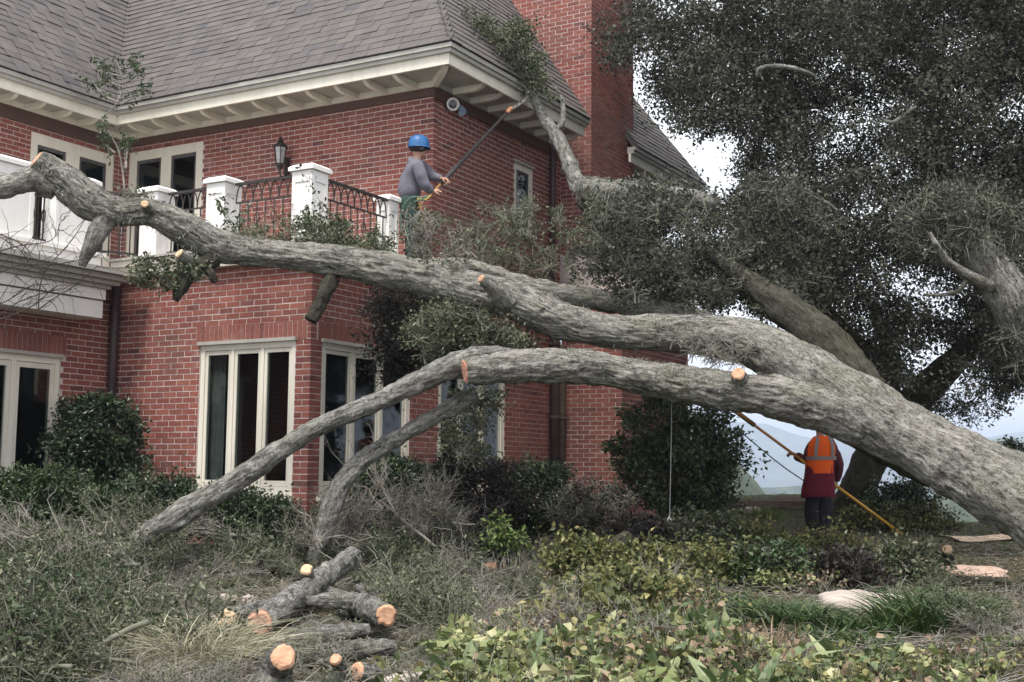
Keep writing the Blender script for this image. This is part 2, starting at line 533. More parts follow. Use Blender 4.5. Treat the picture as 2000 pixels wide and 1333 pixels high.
PLANT_G = m_leaf('broad_green_leaf', [(0, (.065, .10, .04)), (.5, (.12, .165, .07)), (.8, (.20, .24, .115)), (1, (.36, .38, .20))], .45, .4, .2)
PLANT_Y = m_leaf('pale_variegated_leaf', [(0, (.07, .095, .035)), (.35, (.19, .23, .08)), (.7, (.27, .29, .125)), (1, (.50, .46, .27))], .5, .35, .2)
DRYLEAF = m_leaf('dry_leaf', [(0, (.10, .07, .045)), (.5, (.20, .15, .10)), (1, (.36, .27, .19))], .8, .15)
GRASS_D = m_leaf('dark_strap_grass', [(0, (.022, .045, .014)), (.6, (.045, .085, .024)), (.9, (.085, .13, .04)), (1, (.20, .20, .09))], .45, .4)
GRASS_L = m_leaf('bright_grass', [(0, (.06, .10, .025)), (.6, (.10, .15, .04)), (1, (.20, .22, .09))], .5, .3)
GRASS_S = m_leaf('straw_grass', [(0, (.22, .21, .13)), (.6, (.38, .36, .25)), (1, (.55, .51, .38))], .8, .2)
LICHEN = m_leaf('lichen_strand', [(0, (.16, .165, .13)), (.6, (.26, .27, .22)), (1, (.38, .38, .32))], .95, .1, .15)
SOIL = m_ground()
STONE = m_plain('pale_stone', (.38, .325, .285), .85, .2, .22, 6, .5)
STONE_G = m_plain('grey_stone', (.28, .255, .225), .9, .2, .35, 8, .6)
SAWDUST = m_plain('pink_sawdust', (.42, .30, .24), .95, .1, .3, 20, .6)

# ------------------------------------------------------------------ setting: terrain
def build_ground():
    xs = np.concatenate([np.linspace(-30, -9, 12), np.linspace(-8.5, 11, 150), np.linspace(12, 40, 16)])
    ys = np.concatenate([np.linspace(-6, 3.5, 10), np.linspace(4, 24, 170), np.linspace(25, 62, 26)])
    X, Y = np.meshgrid(xs, ys)
    Z = gz(X, Y)
    near = (Y > 3) & (Y < 24)
    Z = Z + near * 0.02 * fbm(np.stack([X, Y, 0 * X], -1) * 6, 3, 9)
    V = np.stack([X, Y, Z], -1).reshape(-1, 3)
    nx, ny = len(xs), len(ys)
    i = np.arange(ny - 1)[:, None] * nx + np.arange(nx - 1)[None]
    F = np.stack([i, i + 1, i + nx + 1, i + nx], -1).reshape(-1, 4)
    tag(mesh('ground', V, F, SOIL, smooth_=True), 'garden soil strewn with litter sloping up to the house', 'ground', kind='structure')
build_ground()

def m_hill():
    t = NT('hill_pasture'); p = t.coord()
    n = t.noise(p, .006, 6, .65); n2 = t.noise(p, .05, 6, .7)
    c = t.ramp(t.math('ADD', t.math('MULTIPLY', n, .6), t.math('MULTIPLY', n2, .4)), [(.40, (.022, .032, .026)), (.48, (.055, .07, .045)), (.55, (.12, .135, .085)), (.62, (.045, .055, .04))])
    return t.done(c, .95, .1)
HILLM = m_hill()
def terrain(name, x0, x1, y0, y1, nx, ny, fn):
    xs, ys = np.linspace(x0, x1, nx), np.linspace(y0, y1, ny)
    X, Y = np.meshgrid(xs, ys)
    Z = fn(X, Y)
    i = np.arange(ny - 1)[:, None] * nx + np.arange(nx - 1)[None]
    F = np.stack([i, i + 1, i + nx + 1, i + nx], -1).reshape(-1, 4)
    tag(mesh(name, np.stack([X, Y, Z], -1).reshape(-1, 3), F, HILLM, smooth_=True), name.replace('_', ' ') + ' fading into haze beyond the garden', 'hills', kind='structure')
def f_valley(X, Y):
    p = np.stack([X, Y, 0 * X], -1)
    z = -14 - 60 * smooth(60, 420, Y) + 7 * fbm(p * .006, 4, 21) * smooth(60, 200, Y)
    z += 47 * np.exp(-((X - 22) / 23) ** 2 - ((Y - 200) / 60) ** 2)                 # pale green knoll left of the person
    z += 60 * np.exp(-((X - 118) / 42) ** 2 - ((Y - 310) / 90) ** 2)
    z += 66 * np.exp(-((Y - 640) / 110) ** 2) * (.72 + .55 * fbm(p * .006, 4, 51))
    z += 82 * np.exp(-((Y - 1150) / 170) ** 2) * (.80 + .50 * fbm(p * .0042, 4, 57))
    return z
terrain('valley', -300, 900, 50, 1500, 170, 170, f_valley)
def f_far(X, Y):
    p = np.stack([X, Y, 0 * X], -1)
    h = 90 * smooth(1500, 2500, Y) + 100 * smooth(2800, 4300, Y)
    return -76 + h * (0.8 + 0.55 * fbm(p * .0014, 5, 33)) + 8 * fbm(p * .006, 3, 40)
terrain('far_hills', -2500, 4200, 1450, 5200, 150, 90, f_far)

# lawn edge strip, path
def ribbon_ground(name, pts, w, m, lift, label, cat, kind='structure'):
    P = spline(pts, 24)
    V, F = [], []
    for i, p in enumerate(P):
        q = P[min(i + 1, 23)] - P[max(i - 1, 0)]
        s = unit(np.array([-q[1], q[0]]))
        for k in (-1, -.4, .4, 1):
            x, y = p[0] + s[0] * w * k / 2, p[1] + s[1] * w * k / 2
            V.append((x, y, float(gz(x, y)) + lift + (0.0 if abs(k) == 1 else .03)))
    i = np.arange(23)[:, None] * 4 + np.arange(3)[None]
    F = np.stack([i, i + 1, i + 5, i + 4], -1).reshape(-1, 4)
    return tag(mesh(name, V, F, m, smooth_=True), label, cat, kind=kind)
PATHM = m_plain('pale_path', (.40, .31, .24), .95, .1, .25, 10, .5)
ribbon_ground('path', [(5.6, 16.1), (6.6, 16.2), (8.2, 16.0), (10, 15.4)], .9, PATHM, .03, 'pale gravel path beside the fallen trunk', 'path')

# ------------------------------------------------------------------ the brick house
house = thing('brick_house', 'red brick house with slate mansard roof, cream eaves and a terrace under the fallen oak', 'house', H(1.5, 2.0, 0))
COURSE, BLEN, JOINT, BDEP = 0.0677, 0.209, 0.0104, 0.10
BRICKS = []                         # (area on the picture, P0, du, n, u, z, lu, lz, wall)
WALLS = {}
def wall(name, P0, du, n, length, z0, z1, openings=(), soldiers=(), thick=.11, core=True, seed=0, front=-.0026, trim0=0.0):
    P0, du, n = np.asarray(P0, float), np.asarray(du, float), np.asarray(n, float)
    def Q(u, d, z): return P0 + du * u - n * d + HZ * z        # d: depth into the wall
    us = sorted({trim0, length} | {min(max(v, trim0), length) for o in openings for v in o[:2]})
    zs = sorted({z0, z1} | {min(max(v, z0), z1) for o in openings for v in o[2:]})
    mb = MB()
    for ua, ub in zip(us, us[1:]):
        for za, zb in zip(zs, zs[1:]):
            um, zm = (ua + ub) / 2, (za + zb) / 2
            if any(o[0] < um < o[1] and o[2] < zm < o[3] for o in openings): continue
            d0, d1 = -front, thick
            c = [Q(ua, d1, za), Q(ub, d1, za), Q(ub, d0, za), Q(ua, d0, za), Q(ua, d1, zb), Q(ub, d1, zb), Q(ub, d0, zb), Q(ua, d0, zb)]
            mb.add(c, BOXF)
    w = mb.build(name, MORTAR, house)
    WALLS[w.name] = w
    r = random.Random(seed + 5)
    nrow = int((z1 - z0) / COURSE)
    for k in range(nrow):
        za = z0 + k * COURSE
        zm = za + COURSE / 2
        spans = [(0.0, length)]
        for o in list(openings) + list(soldiers):
            if o[2] - .02 < zm < o[3] + .02 - .02:
                ns = []
                for a, b in spans:
                    if o[1] <= a or o[0] >= b: ns.append((a, b))
                    else:
                        if o[0] > a: ns.append((a, o[0]))
                        if o[1] < b: ns.append((o[1], b))
                spans = ns
        for a, b in spans:
            off = (BLEN / 2 if k % 2 else 0.0) + 0.0
            j = math.floor((a - off) / BLEN)
            while off + j * BLEN < b - .02:
                ua, ub = max(a, off + j * BLEN), min(b, off + (j + 1) * BLEN)
                j += 1
                if ub - ua < .04: continue
                BRICKS.append((P0, du, n, ua + (JOINT / 2 if ua > 1e-4 else 0), ub - JOINT / 2, za + JOINT / 2, za + COURSE - JOINT / 2, w.name, min(.0022, max(-.0012, r.gauss(.0003, .0009))), r.gauss(0, .0010)))
    for s in soldiers:
        m = max(1, round((s[1] - s[0]) / COURSE))
        st = (s[1] - s[0]) / m
        for q in range(m):
            BRICKS.append((P0, du, n, s[0] + q * st + JOINT / 2, s[0] + (q + 1) * st - JOINT / 2, s[2] + JOINT / 2, s[3] - JOINT / 2, w.name, .004 + min(.0022, max(-.0012, r.gauss(.0003, .0009))), r.gauss(0, .0010)))
    return w

W1 = (.215, 1.63, .72, 2.44); W1S = (.06, 1.70, 2.445, 2.66)
wall('front_wall', H(0, 0, 0), HA, -HC, 3.07, .15, 3.36, [W1], [W1S], seed=1, trim0=.004)
W2 = (.10, 1.835, .72, 2.43); W3 = (2.476, 4.16, .72, 2.43)
wall('side_wall', H(0, .1, 0), HC, -HA, 5.83, .15, 3.36, [W2, W3], [(.02, 1.92, 2.445, 2.66), (2.40, 4.25, 2.445, 2.66)], seed=2)
W4 = (.77, 2.62, .30, 2.285)
wall('wing_wall', H(3.07, 0, 0), -HC, -HA, 3.6, .15, 3.36, [W4], [(.70, 2.75, 2.30, 2.54)], seed=3)
W5 = (4.0, 5.49, 3.50, 5.775)
wall('upper_front_wall', H(0, 2.367, 0), HA, -HC, 5.6, 3.45, 5.97, [W5], seed=4, trim0=.004)
W6 = (2.02, 2.56, 4.45, 5.45)
wall('upper_side_wall', H(0, 2.467, 0), HC, -HA, 3.463, 3.37, 5.97, [W6], seed=6)
W7 = (.20, 1.69, 3.50, 5.70)
wall('upper_wing_wall', H(5.6, 2.367, 0), -HC, -HA, 3.4, 3.45, 5.97, [W7], seed=7)
wall('rear_side_wall', H(0, 7.0, 0), HC, -HA, 2.65, .3, 5.97, seed=8)

# chimney: wide base, shoulders, tall stack
def chimney():
    mb = MB()
    mb.hbox(-1.0272, -.02, 5.9328, 8.56, .1, 3.7)
    mb.hbox(-.5172, .95, 5.9328, 7.51, 3.9, 9.6)
    # sloping shoulders between the two
    lo = [(-1.023, 5.937), (-.02, 5.937), (-.02, 8.56), (-1.023, 8.56)]
    hi = [(-.513, 5.937), (-.02, 5.937), (-.02, 7.51), (-.513, 7.51)]
    mb.add([H(a, c, 3.7) for a, c in lo] + [H(a, c, 4.3) for a, c in hi], BOXF)
    return mb.build('chimney', MORTAR, house)
chim = chimney()
WALLS[chim.name] = chim
def face_bricks(P0, du, n, length, z0, z1, seed, owner):
    r = random.Random(seed)
    for k in range(int((z1 - z0) / COURSE)):
        za = z0 + k * COURSE
        off = BLEN / 2 if k % 2 else 0
        j = -1
        while off + j * BLEN < length - .02:
            ua, ub = max(0, off + j * BLEN), min(length, off + (j + 1) * BLEN); j += 1
            if ub - ua < .03: continue
            BRICKS.append((np.asarray(P0), du, n, ua + (JOINT / 2 if ua > 1e-4 else 0), ub - JOINT / 2, za + JOINT / 2, za + COURSE - JOINT / 2, owner, min(.0022, max(-.0012, r.gauss(.0003, .0009))), r.gauss(0, .0010)))
face_bricks(H(-1.03, 5.93, 0), HA, -HC, 1.0, .15, 3.7, 21, chim.name)
face_bricks(H(-1.03, 6.035, 0), HC, -HA, 2.53, .15, 3.7, 22, chim.name)
face_bricks(H(-.52, 5.93, 0), HA, -HC, 1.45, 4.3, 9.5, 23, chim.name)
face_bricks(H(-.52, 6.035, 0), HC, -HA, 1.47, 4.3, 9.5, 24, chim.name)

def lay_bricks():
    cen = np.array([b[0] + b[1] * (b[3] + b[4]) / 2 + HZ * (b[5] + b[6]) / 2 for b in BRICKS])
    pr = proj(cen)
    score = []
    for b, q in zip(BRICKS, pr):
        e0 = proj(b[0] + b[1] * b[3] + HZ * b[5]); e1 = proj(b[0] + b[1] * b[4] + HZ * b[6])
        ar = abs((e1[0] - e0[0]) * (e1[1] - e0[1]))
        x, y = q[0], q[1]
        if not (5 < x < 1995 and 5 < y < 985): ar = 0
        # hidden by the trunk or the boughs lying across the house
        if x < 1000 and abs(y - (395 + .19 * x)) < 52: ar = 0
        if x < 275 and y > 760: ar = 0
        score.append(ar)
    order = np.argsort(-np.array(score))
    single = set(order[:296].tolist())
    unit_me = None
    by_wall = {}
    for i, b in enumerate(BRICKS):
        P0, du, n, ua, ub, za, zb, wname, pr_, tw = b
        if i in single:
            me = unit_me
            if me is None:
                c = .03
                V = np.array([(x, y, z) for x, y, z in ((0, 0, 0), (1, 0, 0), (1, 1, 0), (0, 1, 0), (0, 0, 1), (1, 0, 1), (1, 1, 1), (0, 1, 1))], float)
                me = unit_me = raw_mesh('brick', V, BOXF, BRICK)
            w = WALLS[wname]
            o = bpy.data.objects.new('brick', me)
            o.parent = w
            X, Y, Zc = du * (ub - ua), -n * BDEP, HZ * (zb - za)
            org = P0 + du * ua + n * pr_ + HZ * (za + tw) - ORG[w.name]
            o.matrix_local = Matrix(((X[0], Y[0], 0, org[0]), (X[1], Y[1], 0, org[1]), (0, 0, zb - za, org[2]), (0, 0, 0, 1)))
            COL.objects.link(o)
        else:
            by_wall.setdefault(wname, []).append(b)
    for wname, bs in by_wall.items():
        mb = MB()
        for P0, du, n, ua, ub, za, zb, _, pr_, tw in bs:
            q = [P0 + du * u + n * (pr_ - d) + HZ * (z + tw) for d, u, z in ((0, ua, za), (0, ub, za), (BDEP, ub, za), (BDEP, ua, za), (0, ua, zb), (0, ub, zb), (BDEP, ub, zb), (BDEP, ua, zb))]
            mb.add(q, BOXF)
        tag(mb.build('brickwork', BRICK, WALLS[wname]), kind='stuff')
lay_bricks()

# windows --------------------------------------------------------------
def window(P0, du, n, o, lights, name='window', jamb=.065, rec=.012, mull=.045, sash=.042, head=.07, sill=True, dark_sash=False, trim=True, bottom=.10, curtain=(), room=True):
    P0, du, n = np.asarray(P0, float), np.asarray(du, float), np.asarray(n, float)
    u0, u1, z0, z1 = o
    def Q(u, d, z): return P0 + du * u - n * d + HZ * z
    def box(mb, ua, ub, da, db, za, zb):
        mb.add([Q(ua, da, za), Q(ub, da, za), Q(ub, db, za), Q(ua, db, za), Q(ua, da, zb), Q(ub, da, zb), Q(ub, db, zb), Q(ua, db, zb)], BOXF)
    g = .004
    mb = MB()
    box(mb, u0 + g, u0 + jamb, rec, rec + .065, z0 + g, z1 - g)
    box(mb, u1 - jamb, u1 - g, rec, rec + .065, z0 + g, z1 - g)
    box(mb, u0 + jamb, u1 - jamb, rec + .002, rec + .065, z1 - head, z1 - g)
    box(mb, u0 + jamb, u1 - jamb, rec + .002, rec + .065, z0 + g, z0 + bottom)
    pitch = (u1 - u0 - 2 * jamb + mull) / lights
    for i in range(1, lights):
        uc = u0 + jamb - mull + i * pitch
        box(mb, uc, uc + mull, rec + .004, rec + .062, z0 + bottom, z1 - head)
    fr = mb.build(name, CREAM, house)
    if trim:
        mb = MB(); box(mb, u0 - .02, u1 + .02, -.035, rec + .1, z1 - .004, z1 + .035)
        mb.build('head_moulding', CREAM_D, fr)
    if sill:
        mb = MB(); box(mb, u0 - .04, u1 + .04, -.06, rec + .1, z0 - .05, z0)
        mb.build('sill', CREAM, fr)
    sm = SASH_D if dark_sash else SASH
    for i in range(lights):
        a = u0 + jamb + i * pitch; b = a + pitch - mull
        mb = MB(); d0, d1 = rec + .014, rec + .06
        za, zb = z0 + bottom, z1 - head
        box(mb, a + g, a + sash, d0, d1, za + g, zb - g); box(mb, b - sash, b - g, d0, d1, za + g, zb - g)
        box(mb, a + sash, b - sash, d0 + .002, d1, zb - sash * 1.2, zb - g); box(mb, a + sash, b - sash, d0 + .002, d1, za + g, za + sash * 1.6)
        mb.build('sash', sm, fr)
        tl = rng.normal(0, .004)
        ua_, ub_, dm, zl, zh = a + sash - .005, b - sash + .005, d0 + .017, za + sash * 1.5, zb - sash
        mb = MB().add([Q(ua_, dm - .003 + tl, zl), Q(ub_, dm - .003 - tl, zl), Q(ub_, dm + .003 - tl, zl), Q(ua_, dm + .003 + tl, zl), Q(ua_, dm - .003 + tl, zh), Q(ub_, dm - .003 - tl, zh), Q(ub_, dm + .003 - tl, zh), Q(ua_, dm + .003 + tl, zh)], BOXF)
        mb.build('pane', GLASS, fr)
    # dark room behind
    if room:
        D = 1.6
        V = [Q(u0 - .12, .12, z0 - .3), Q(u1 + .12, .12, z0 - .3), Q(u1 + .12, D, z0 - .3), Q(u0 - .12, D, z0 - .3), Q(u0 - .12, .12, z1 + .2), Q(u1 + .12, .12, z1 + .2), Q(u1 + .12, D, z1 + .2), Q(u0 - .12, D, z1 + .2)]
        mesh('room_lining', V, np.array([[0, 1, 2, 3], [4, 7, 6, 5], [2, 6, 7, 3], [1, 5, 6, 2], [3, 7, 4, 0]]), ROOM, fr)
    for (ca, cb) in curtain:
        k = 26
        us = np.linspace(ca, cb, k)
        V = [Q(u, .15 + .02 * math.sin(i * 1.9), z) for z in (z0 + .05, z1 - .1) for i, u in enumerate(us)]
        i = np.arange(k - 1)
        mesh('curtain', V, np.stack([i, i + 1, i + 1 + k, i + k], -1), CURTAIN, fr, smooth_=True)
    return fr
window(H(0, 0, 0), HA, -HC, W1, 3, curtain=[(1.36, 1.58), (.74, .82)], room=False)
window(H(0, .1, 0), HC, -HA, W2, 3, room=False)
window(H(0, .1, 0), HC, -HA, W3, 3, room=False)
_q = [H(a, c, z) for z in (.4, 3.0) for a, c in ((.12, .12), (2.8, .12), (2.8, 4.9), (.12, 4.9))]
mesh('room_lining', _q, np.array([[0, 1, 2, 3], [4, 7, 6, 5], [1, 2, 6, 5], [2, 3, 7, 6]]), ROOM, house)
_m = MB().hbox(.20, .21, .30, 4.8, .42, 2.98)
_m.build('light_block_panel', ROOM, house)  # added dark sheet inside the side windows, blocks daylight seen through the room
window(H(3.07, 0, 0), -HC, -HA, W4, 3, name='terrace_door', mull=.06, sash=.055, sill=False, head=.08)
window(H(0, 2.367, 0), HA, -HC, W5, 2, name='balcony_door', jamb=.14, mull=.20, dark_sash=True, sill=False, head=.16, trim=False)
window(H(0, 2.467, 0), HC, -HA, W6, 1, jamb=.075, sash=.03, head=.09, dark_sash=True)
window(H(5.6, 2.367, 0), -HC, -HA, W7, 2, name='balcony_door', jamb=.12, mull=.24, dark_sash=True, sill=False, head=.17, trim=False)

# frieze under the soffit, eaves -----------------------------------------
mb = MB()
mb.hbox(.0, 5.585, 2.335, 2.366, 5.84, 5.955); mb.build('frieze_board', FRIEZE, house)
mb = MB(); mb.hbox(-.030, -.001, 2.34, 5.92, 5.80, 5.955); mb.build('frieze_board', FRIEZE, house)
mb = MB(); mb.hbox(5.57, 5.599, -1.0, 2.33, 5.76, 5.955); mb.build('frieze_board', FRIEZE, house)
EAV_C, EAV_A, EAV_W = 1.70, -.65, 5.06
def eave(name, boxes, m):
    mb = MB()
    for b in boxes: mb.hbox(*b)
    return mb.build(name, m, house)
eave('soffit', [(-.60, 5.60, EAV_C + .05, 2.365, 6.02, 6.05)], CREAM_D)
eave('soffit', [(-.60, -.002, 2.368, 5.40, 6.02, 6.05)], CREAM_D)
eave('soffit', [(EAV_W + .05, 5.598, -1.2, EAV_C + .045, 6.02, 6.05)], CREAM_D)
eave('ledger', [(-.045, 5.54, 2.29, 2.334, 5.945, 6.018)], CREAM)
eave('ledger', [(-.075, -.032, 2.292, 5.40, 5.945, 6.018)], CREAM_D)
eave('ledger', [(5.525, 5.568, -1.2, 2.288, 5.945, 6.018)], CREAM)
eave('fascia', [(EAV_A, EAV_W + .0, EAV_C, EAV_C + .035, 5.965, 6.10)], CREAM)
eave('fascia', [(EAV_A, EAV_A + .035, EAV_C + .037, 5.42, 5.965, 6.10)], CREAM)
eave('fascia', [(EAV_W + .002, EAV_W + .035, -1.2, EAV_C + .034, 5.965, 6.10)], CREAM)
eave('fascia', [(EAV_A, EAV_A + .035, 7.10, 10.3, 5.965, 6.10)], CREAM)
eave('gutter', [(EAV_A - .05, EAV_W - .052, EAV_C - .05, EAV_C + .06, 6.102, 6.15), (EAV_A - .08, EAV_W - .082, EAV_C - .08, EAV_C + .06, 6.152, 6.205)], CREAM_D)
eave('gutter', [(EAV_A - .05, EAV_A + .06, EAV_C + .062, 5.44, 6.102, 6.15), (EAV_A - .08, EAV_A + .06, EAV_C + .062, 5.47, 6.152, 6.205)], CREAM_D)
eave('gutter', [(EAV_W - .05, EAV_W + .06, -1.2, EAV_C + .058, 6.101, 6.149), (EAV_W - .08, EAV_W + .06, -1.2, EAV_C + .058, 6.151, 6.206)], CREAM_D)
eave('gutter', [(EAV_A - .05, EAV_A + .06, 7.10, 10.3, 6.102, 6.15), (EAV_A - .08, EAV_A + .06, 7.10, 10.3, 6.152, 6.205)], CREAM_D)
eave('soffit', [(-.60, -.002, 7.52, 10.25, 6.02, 6.05)], CREAM_D)
def rafter(p, q, w=.062, h=.085):
    """bracket from the ledger p out to q with a curved, thinner tail"""
    p, q = np.asarray(p), np.asarray(q)
    d = unit(q - p); e = np.cross(d, HZ); L = np.linalg.norm(q - p)
    prof = [(0, 0), (L * .62, 0), (L * .8, .012), (L * .92, .035), (L, .06), (L, h), (0, h)]
    k = len(prof)
    V = [p + d * s + HZ * z + e * w / 2 * sg for sg in (-1, 1) for s, z in prof]
    i = np.arange(k)
    F = [np.array([list(range(k))[::-1], list(range(k, 2 * k))]), np.stack([i, (i + 1) % k, (i + 1) % k + k, i + k], -1)]
    return mesh('rafter_tail', V, F, CREAM, house)
for i in range(11):
    a = .24 + .47 * i
    rafter(H(a, 2.288, 5.934), H(a, EAV_C + .10, 5.934))
for i in range(7):
    c = 2.72 + .45 * i
    rafter(H(-.077, c, 5.934), H(EAV_A + .10, c, 5.934))
for i in range(6):
    c = 1.42 - .45 * i
    rafter(H(5.523, c, 5.934), H(EAV_W + .10, c, 5.934))
rafter(H(-.05, 2.31, 5.934), H(EAV_A + .12, EAV_C + .12, 5.934), .075)

# roofs with slates -------------------------------------------------------
TAN = 1.5
SL = math.hypot(1, TAN)
roofs, SLATES = {}, []
def roof_plane(name, base, du, inward, u0, u1, left, right, rows, seed, wid=.27, expo=.128):
    """slope rising inward from the eave line; left/right clip u per unit run"""
    base, du, inward = np.asarray(base, float), np.asarray(du, float), np.asarray(inward, float)
    up = unit(inward + HZ * TAN)
    n = unit(np.cross(du, up)); n = n if n[2] > 0 else -n
    top = rows * expo
    run = top / SL
    V = [base + du * u0, base + du * u1, base + du * (u1 + right * run) + up * top, base + du * (u0 + left * run) + up * top]
    V = V + [v - n * .06 for v in V]
    rf = mesh(name, V, BOXF, FLASH, house)
    r = random.Random(seed)
    for k in range(rows):
        s0 = k * expo; rn = s0 / SL
        a, b = u0 + left * rn, u1 + right * rn
        u = a - r.random() * wid * .6
        while u < b:
            w = wid * (1 + r.uniform(-.16, .16))
            ua, ub = max(a, u), min(b, u + w); u += w
            if ub - ua < .03: continue
            SLATES.append((base, du, up, n, ua + .0015, ub - .0015, s0 + r.gauss(0, .0025), expo * 1.25, rf.name, r.gauss(0, .0022), r.gauss(0, .004)))
    roofs[rf.name] = rf
    return rf
roof_plane('front_roof', H(EAV_A - .08, EAV_C - .08, 6.207), HA, HC, 0, EAV_W - EAV_A, 1.0, 1.0, 25, 31)
roof_plane('side_roof', H(EAV_A - .08, EAV_C - .08, 6.207), HC, HA, 0, 3.85, 1.0, 0.0, 25, 32, wid=.25)
roof_plane('wing_roof', H(EAV_W - .08, EAV_C - .08, 6.207), -HC, HA, 0, 3.0, -1.0, 0.0, 25, 33, wid=.29)
roof_plane('rear_roof', H(EAV_A - .08, 7.2, 6.207), HC, HA, 0, 3.1, 0.0, -1.0, 25, 34, wid=.25)
def lay_slates():
    sc_ = []
    for b in SLATES:
        base, du, up, n, ua, ub, s0, L, own, pr_, sk = b
        e0 = proj(base + du * ua + up * s0); e1 = proj(base + du * ub + up * s0); e2 = proj(base + du * ua + up * (s0 + .128))
        ar = abs((e1[0] - e0[0]) * (e2[1] - e0[1]) - (e1[1] - e0[1]) * (e2[0] - e0[0]))
        x, y = (e0[0] + e1[0]) / 2, (e0[1] + e1[1]) / 2
        if not (5 < x < 1995 and 0 < y < 700): ar = 0
        sc_.append(ar)
    single = set(np.argsort(-np.array(sc_))[:296].tolist())
    me, rest = None, {}
    th = .015
    for i, b in enumerate(SLATES):
        base, du, up, n, ua, ub, s0, L, own, pr_, sk = b
        lift0, lift1 = .016 + pr_, .003
        y = up * L - n * (lift0 - lift1)
        dd = du + up * sk
        if i in single:
            if me is None:
                V = np.array([(0, 0, 0), (1, 0, 0), (1, 1, 0), (0, 1, 0), (0, 0, 1), (1, 0, 1), (1, 1, 1), (0, 1, 1)], float)
                me = raw_mesh('slate', V, BOXF, SLATE)
            rf = roofs[own]
            o = bpy.data.objects.new('slate', me); o.parent = rf
            org = base + du * ua + up * s0 + n * lift0 - ORG[rf.name]
            X, Z = dd * (ub - ua), n * th
            o.matrix_local = Matrix([[X[q], y[q], Z[q], org[q]] for q in range(3)] + [[0, 0, 0, 1]])
            COL.objects.link(o)
        else:
            rest.setdefault(own, []).append(b)
    for own, bs in rest.items():
        mb = MB()
        for base, du, up, n, ua, ub, s0, L, _, pr_, sk in bs:
            lift0 = .016 + pr_
            o = base + du * ua + up * s0 + n * lift0
            X, Y, Z = (du + up * sk) * (ub - ua), up * L - n * (lift0 - .003), n * th
            mb.add([o, o + X, o + X + Y, o + Y, o + Z, o + X + Z, o + X + Y + Z, o + Y + Z], BOXF)
        tag(mb.build('slating', SLATE, roofs[own]), kind='stuff')
lay_slates()
# hip tiles, valley and verge flashing
upv = HZ * TAN
def along(p, d, n):
    return [p + d * t for t in np.linspace(0, 1, n)]
hip0 = H(EAV_A - .08, EAV_C - .08, 6.225); hd = (HA + HC + upv) * 1.5
P = along(hip0, hd, 17)
for i in range(16):
    mb = MB()
    q0, q1 = P[i], P[i + 1]
    nn = unit(np.cross(hd, np.cross(HZ, hd))); 
    s1 = unit(HC * 1.0 + upv * .0); s2 = unit(HA)
    w = .13
    ds1 = -HA * 0 + unit(np.cross(unit(HC + upv), np.cross(HA, unit(HC + upv)))) * w   # along front slope
    ds2 = unit(np.cross(unit(HA + upv), np.cross(HC, unit(HA + upv)))) * w
    lf = unit(-HA - HC + HZ) * .02
    ex = (q1 - q0) * .25
    mb.add([q0 + lf * 1.6, q0 + HA * w + lf, q0 + HC * w + lf, q1 + ex + lf, q1 + ex + HA * w + lf * .3, q1 + ex + HC * w + lf * .3], [np.array([[0, 1, 2], [3, 5, 4]]), np.array([[0, 3, 4, 1], [0, 2, 5, 3], [1, 4, 5, 2]])])
    mb.build('hip_tile', SLATE, house)
mb = MB(); v0 = H(EAV_W - .08, EAV_C - .08, 6.235); mb.bar(v0, v0 + (HA + HC + upv) * 1.9, .10, .03, up=unit(-HA - HC + HZ)); mb.build('valley_flashing', FLASH, house)
mb = MB(); v0 = H(EAV_A - .06, 5.46, 6.23); mb.bar(v0, v0 + (HA + upv) * 1.0, .07, .05, up=unit(-HA + HZ)); mb.build('verge_flashing', FLASH, house)

# downpipes
for (a, c, z0, z1, r, m) in ((-.075, 5.53, 3.3, 5.93, .045, PIPE), (-.09, 5.60, .2, 3.4, .07, PIPE), (-.09, 5.80, .2, 2.9, .075, m_plain('weathered_pipe', (.12, .085, .068), .8, .2, .4, 8)), (2.97, -.08, .15, 3.3, .05, PIPE)):
    mb = MB(); mb.tube([H(a, c, z0), H(a, c, z1 - .1), H(a + .03, c, z1)], r, 12); dp = mb.build('downpipe', m, house, smooth_=True)
    for zb in np.arange(z0 + .5, z1 - .3, 1.1):
        mb = MB(); mb.tube([H(a, c, zb), H(a, c, zb + .05)], r * 1.25, 12); mb.build('pipe_clip', m, dp)

# terrace ------------------------------------------------------------------
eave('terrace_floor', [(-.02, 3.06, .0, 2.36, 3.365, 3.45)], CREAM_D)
eave('terrace_cornice', [(-.12, 3.0, -.10, -.002, 3.33, 3.43), (-.16, 3.0, -.15, -.002, 3.432, 3.50)], CREAM)
eave('terrace_cornice', [(-.12, -.002, .0, 2.36, 3.33, 3.43), (-.16, -.002, .0, 2.36, 3.432, 3.50)], CREAM)
eave('terrace_coping', [(-.20, 3.0, -.19, .25, 3.502, 3.53)], CREAM_D)
eave('wing_terrace_floor', [(3.08, 5.59, -3.6, 2.36, 3.365, 3.45)], CREAM_D)
eave('balcony_beam', [(2.66, 3.06, -3.4, -.55, 2.75, 2.95)], WHITE)
eave('balcony_beam', [(2.63, 3.06, -3.4, -.54, 2.965, 3.09)], WHITE)
eave('balcony_moulding', [(2.59, 3.06, -3.4, -.50, 3.094, 3.14), (2.53, 3.06, -3.4, -.42, 3.142, 3.19), (2.47, 3.06, -3.4, -.28, 3.192, 3.25), (2.40, 3.06, -3.4, -.16, 3.252, 3.31)], CREAM_D)
eave('balcony_kerb', [(2.78, 3.06, -3.4, -.50, 3.313, 3.49), (2.74, 3.06, -3.4, -.46, 3.492, 3.535)], WHITE)

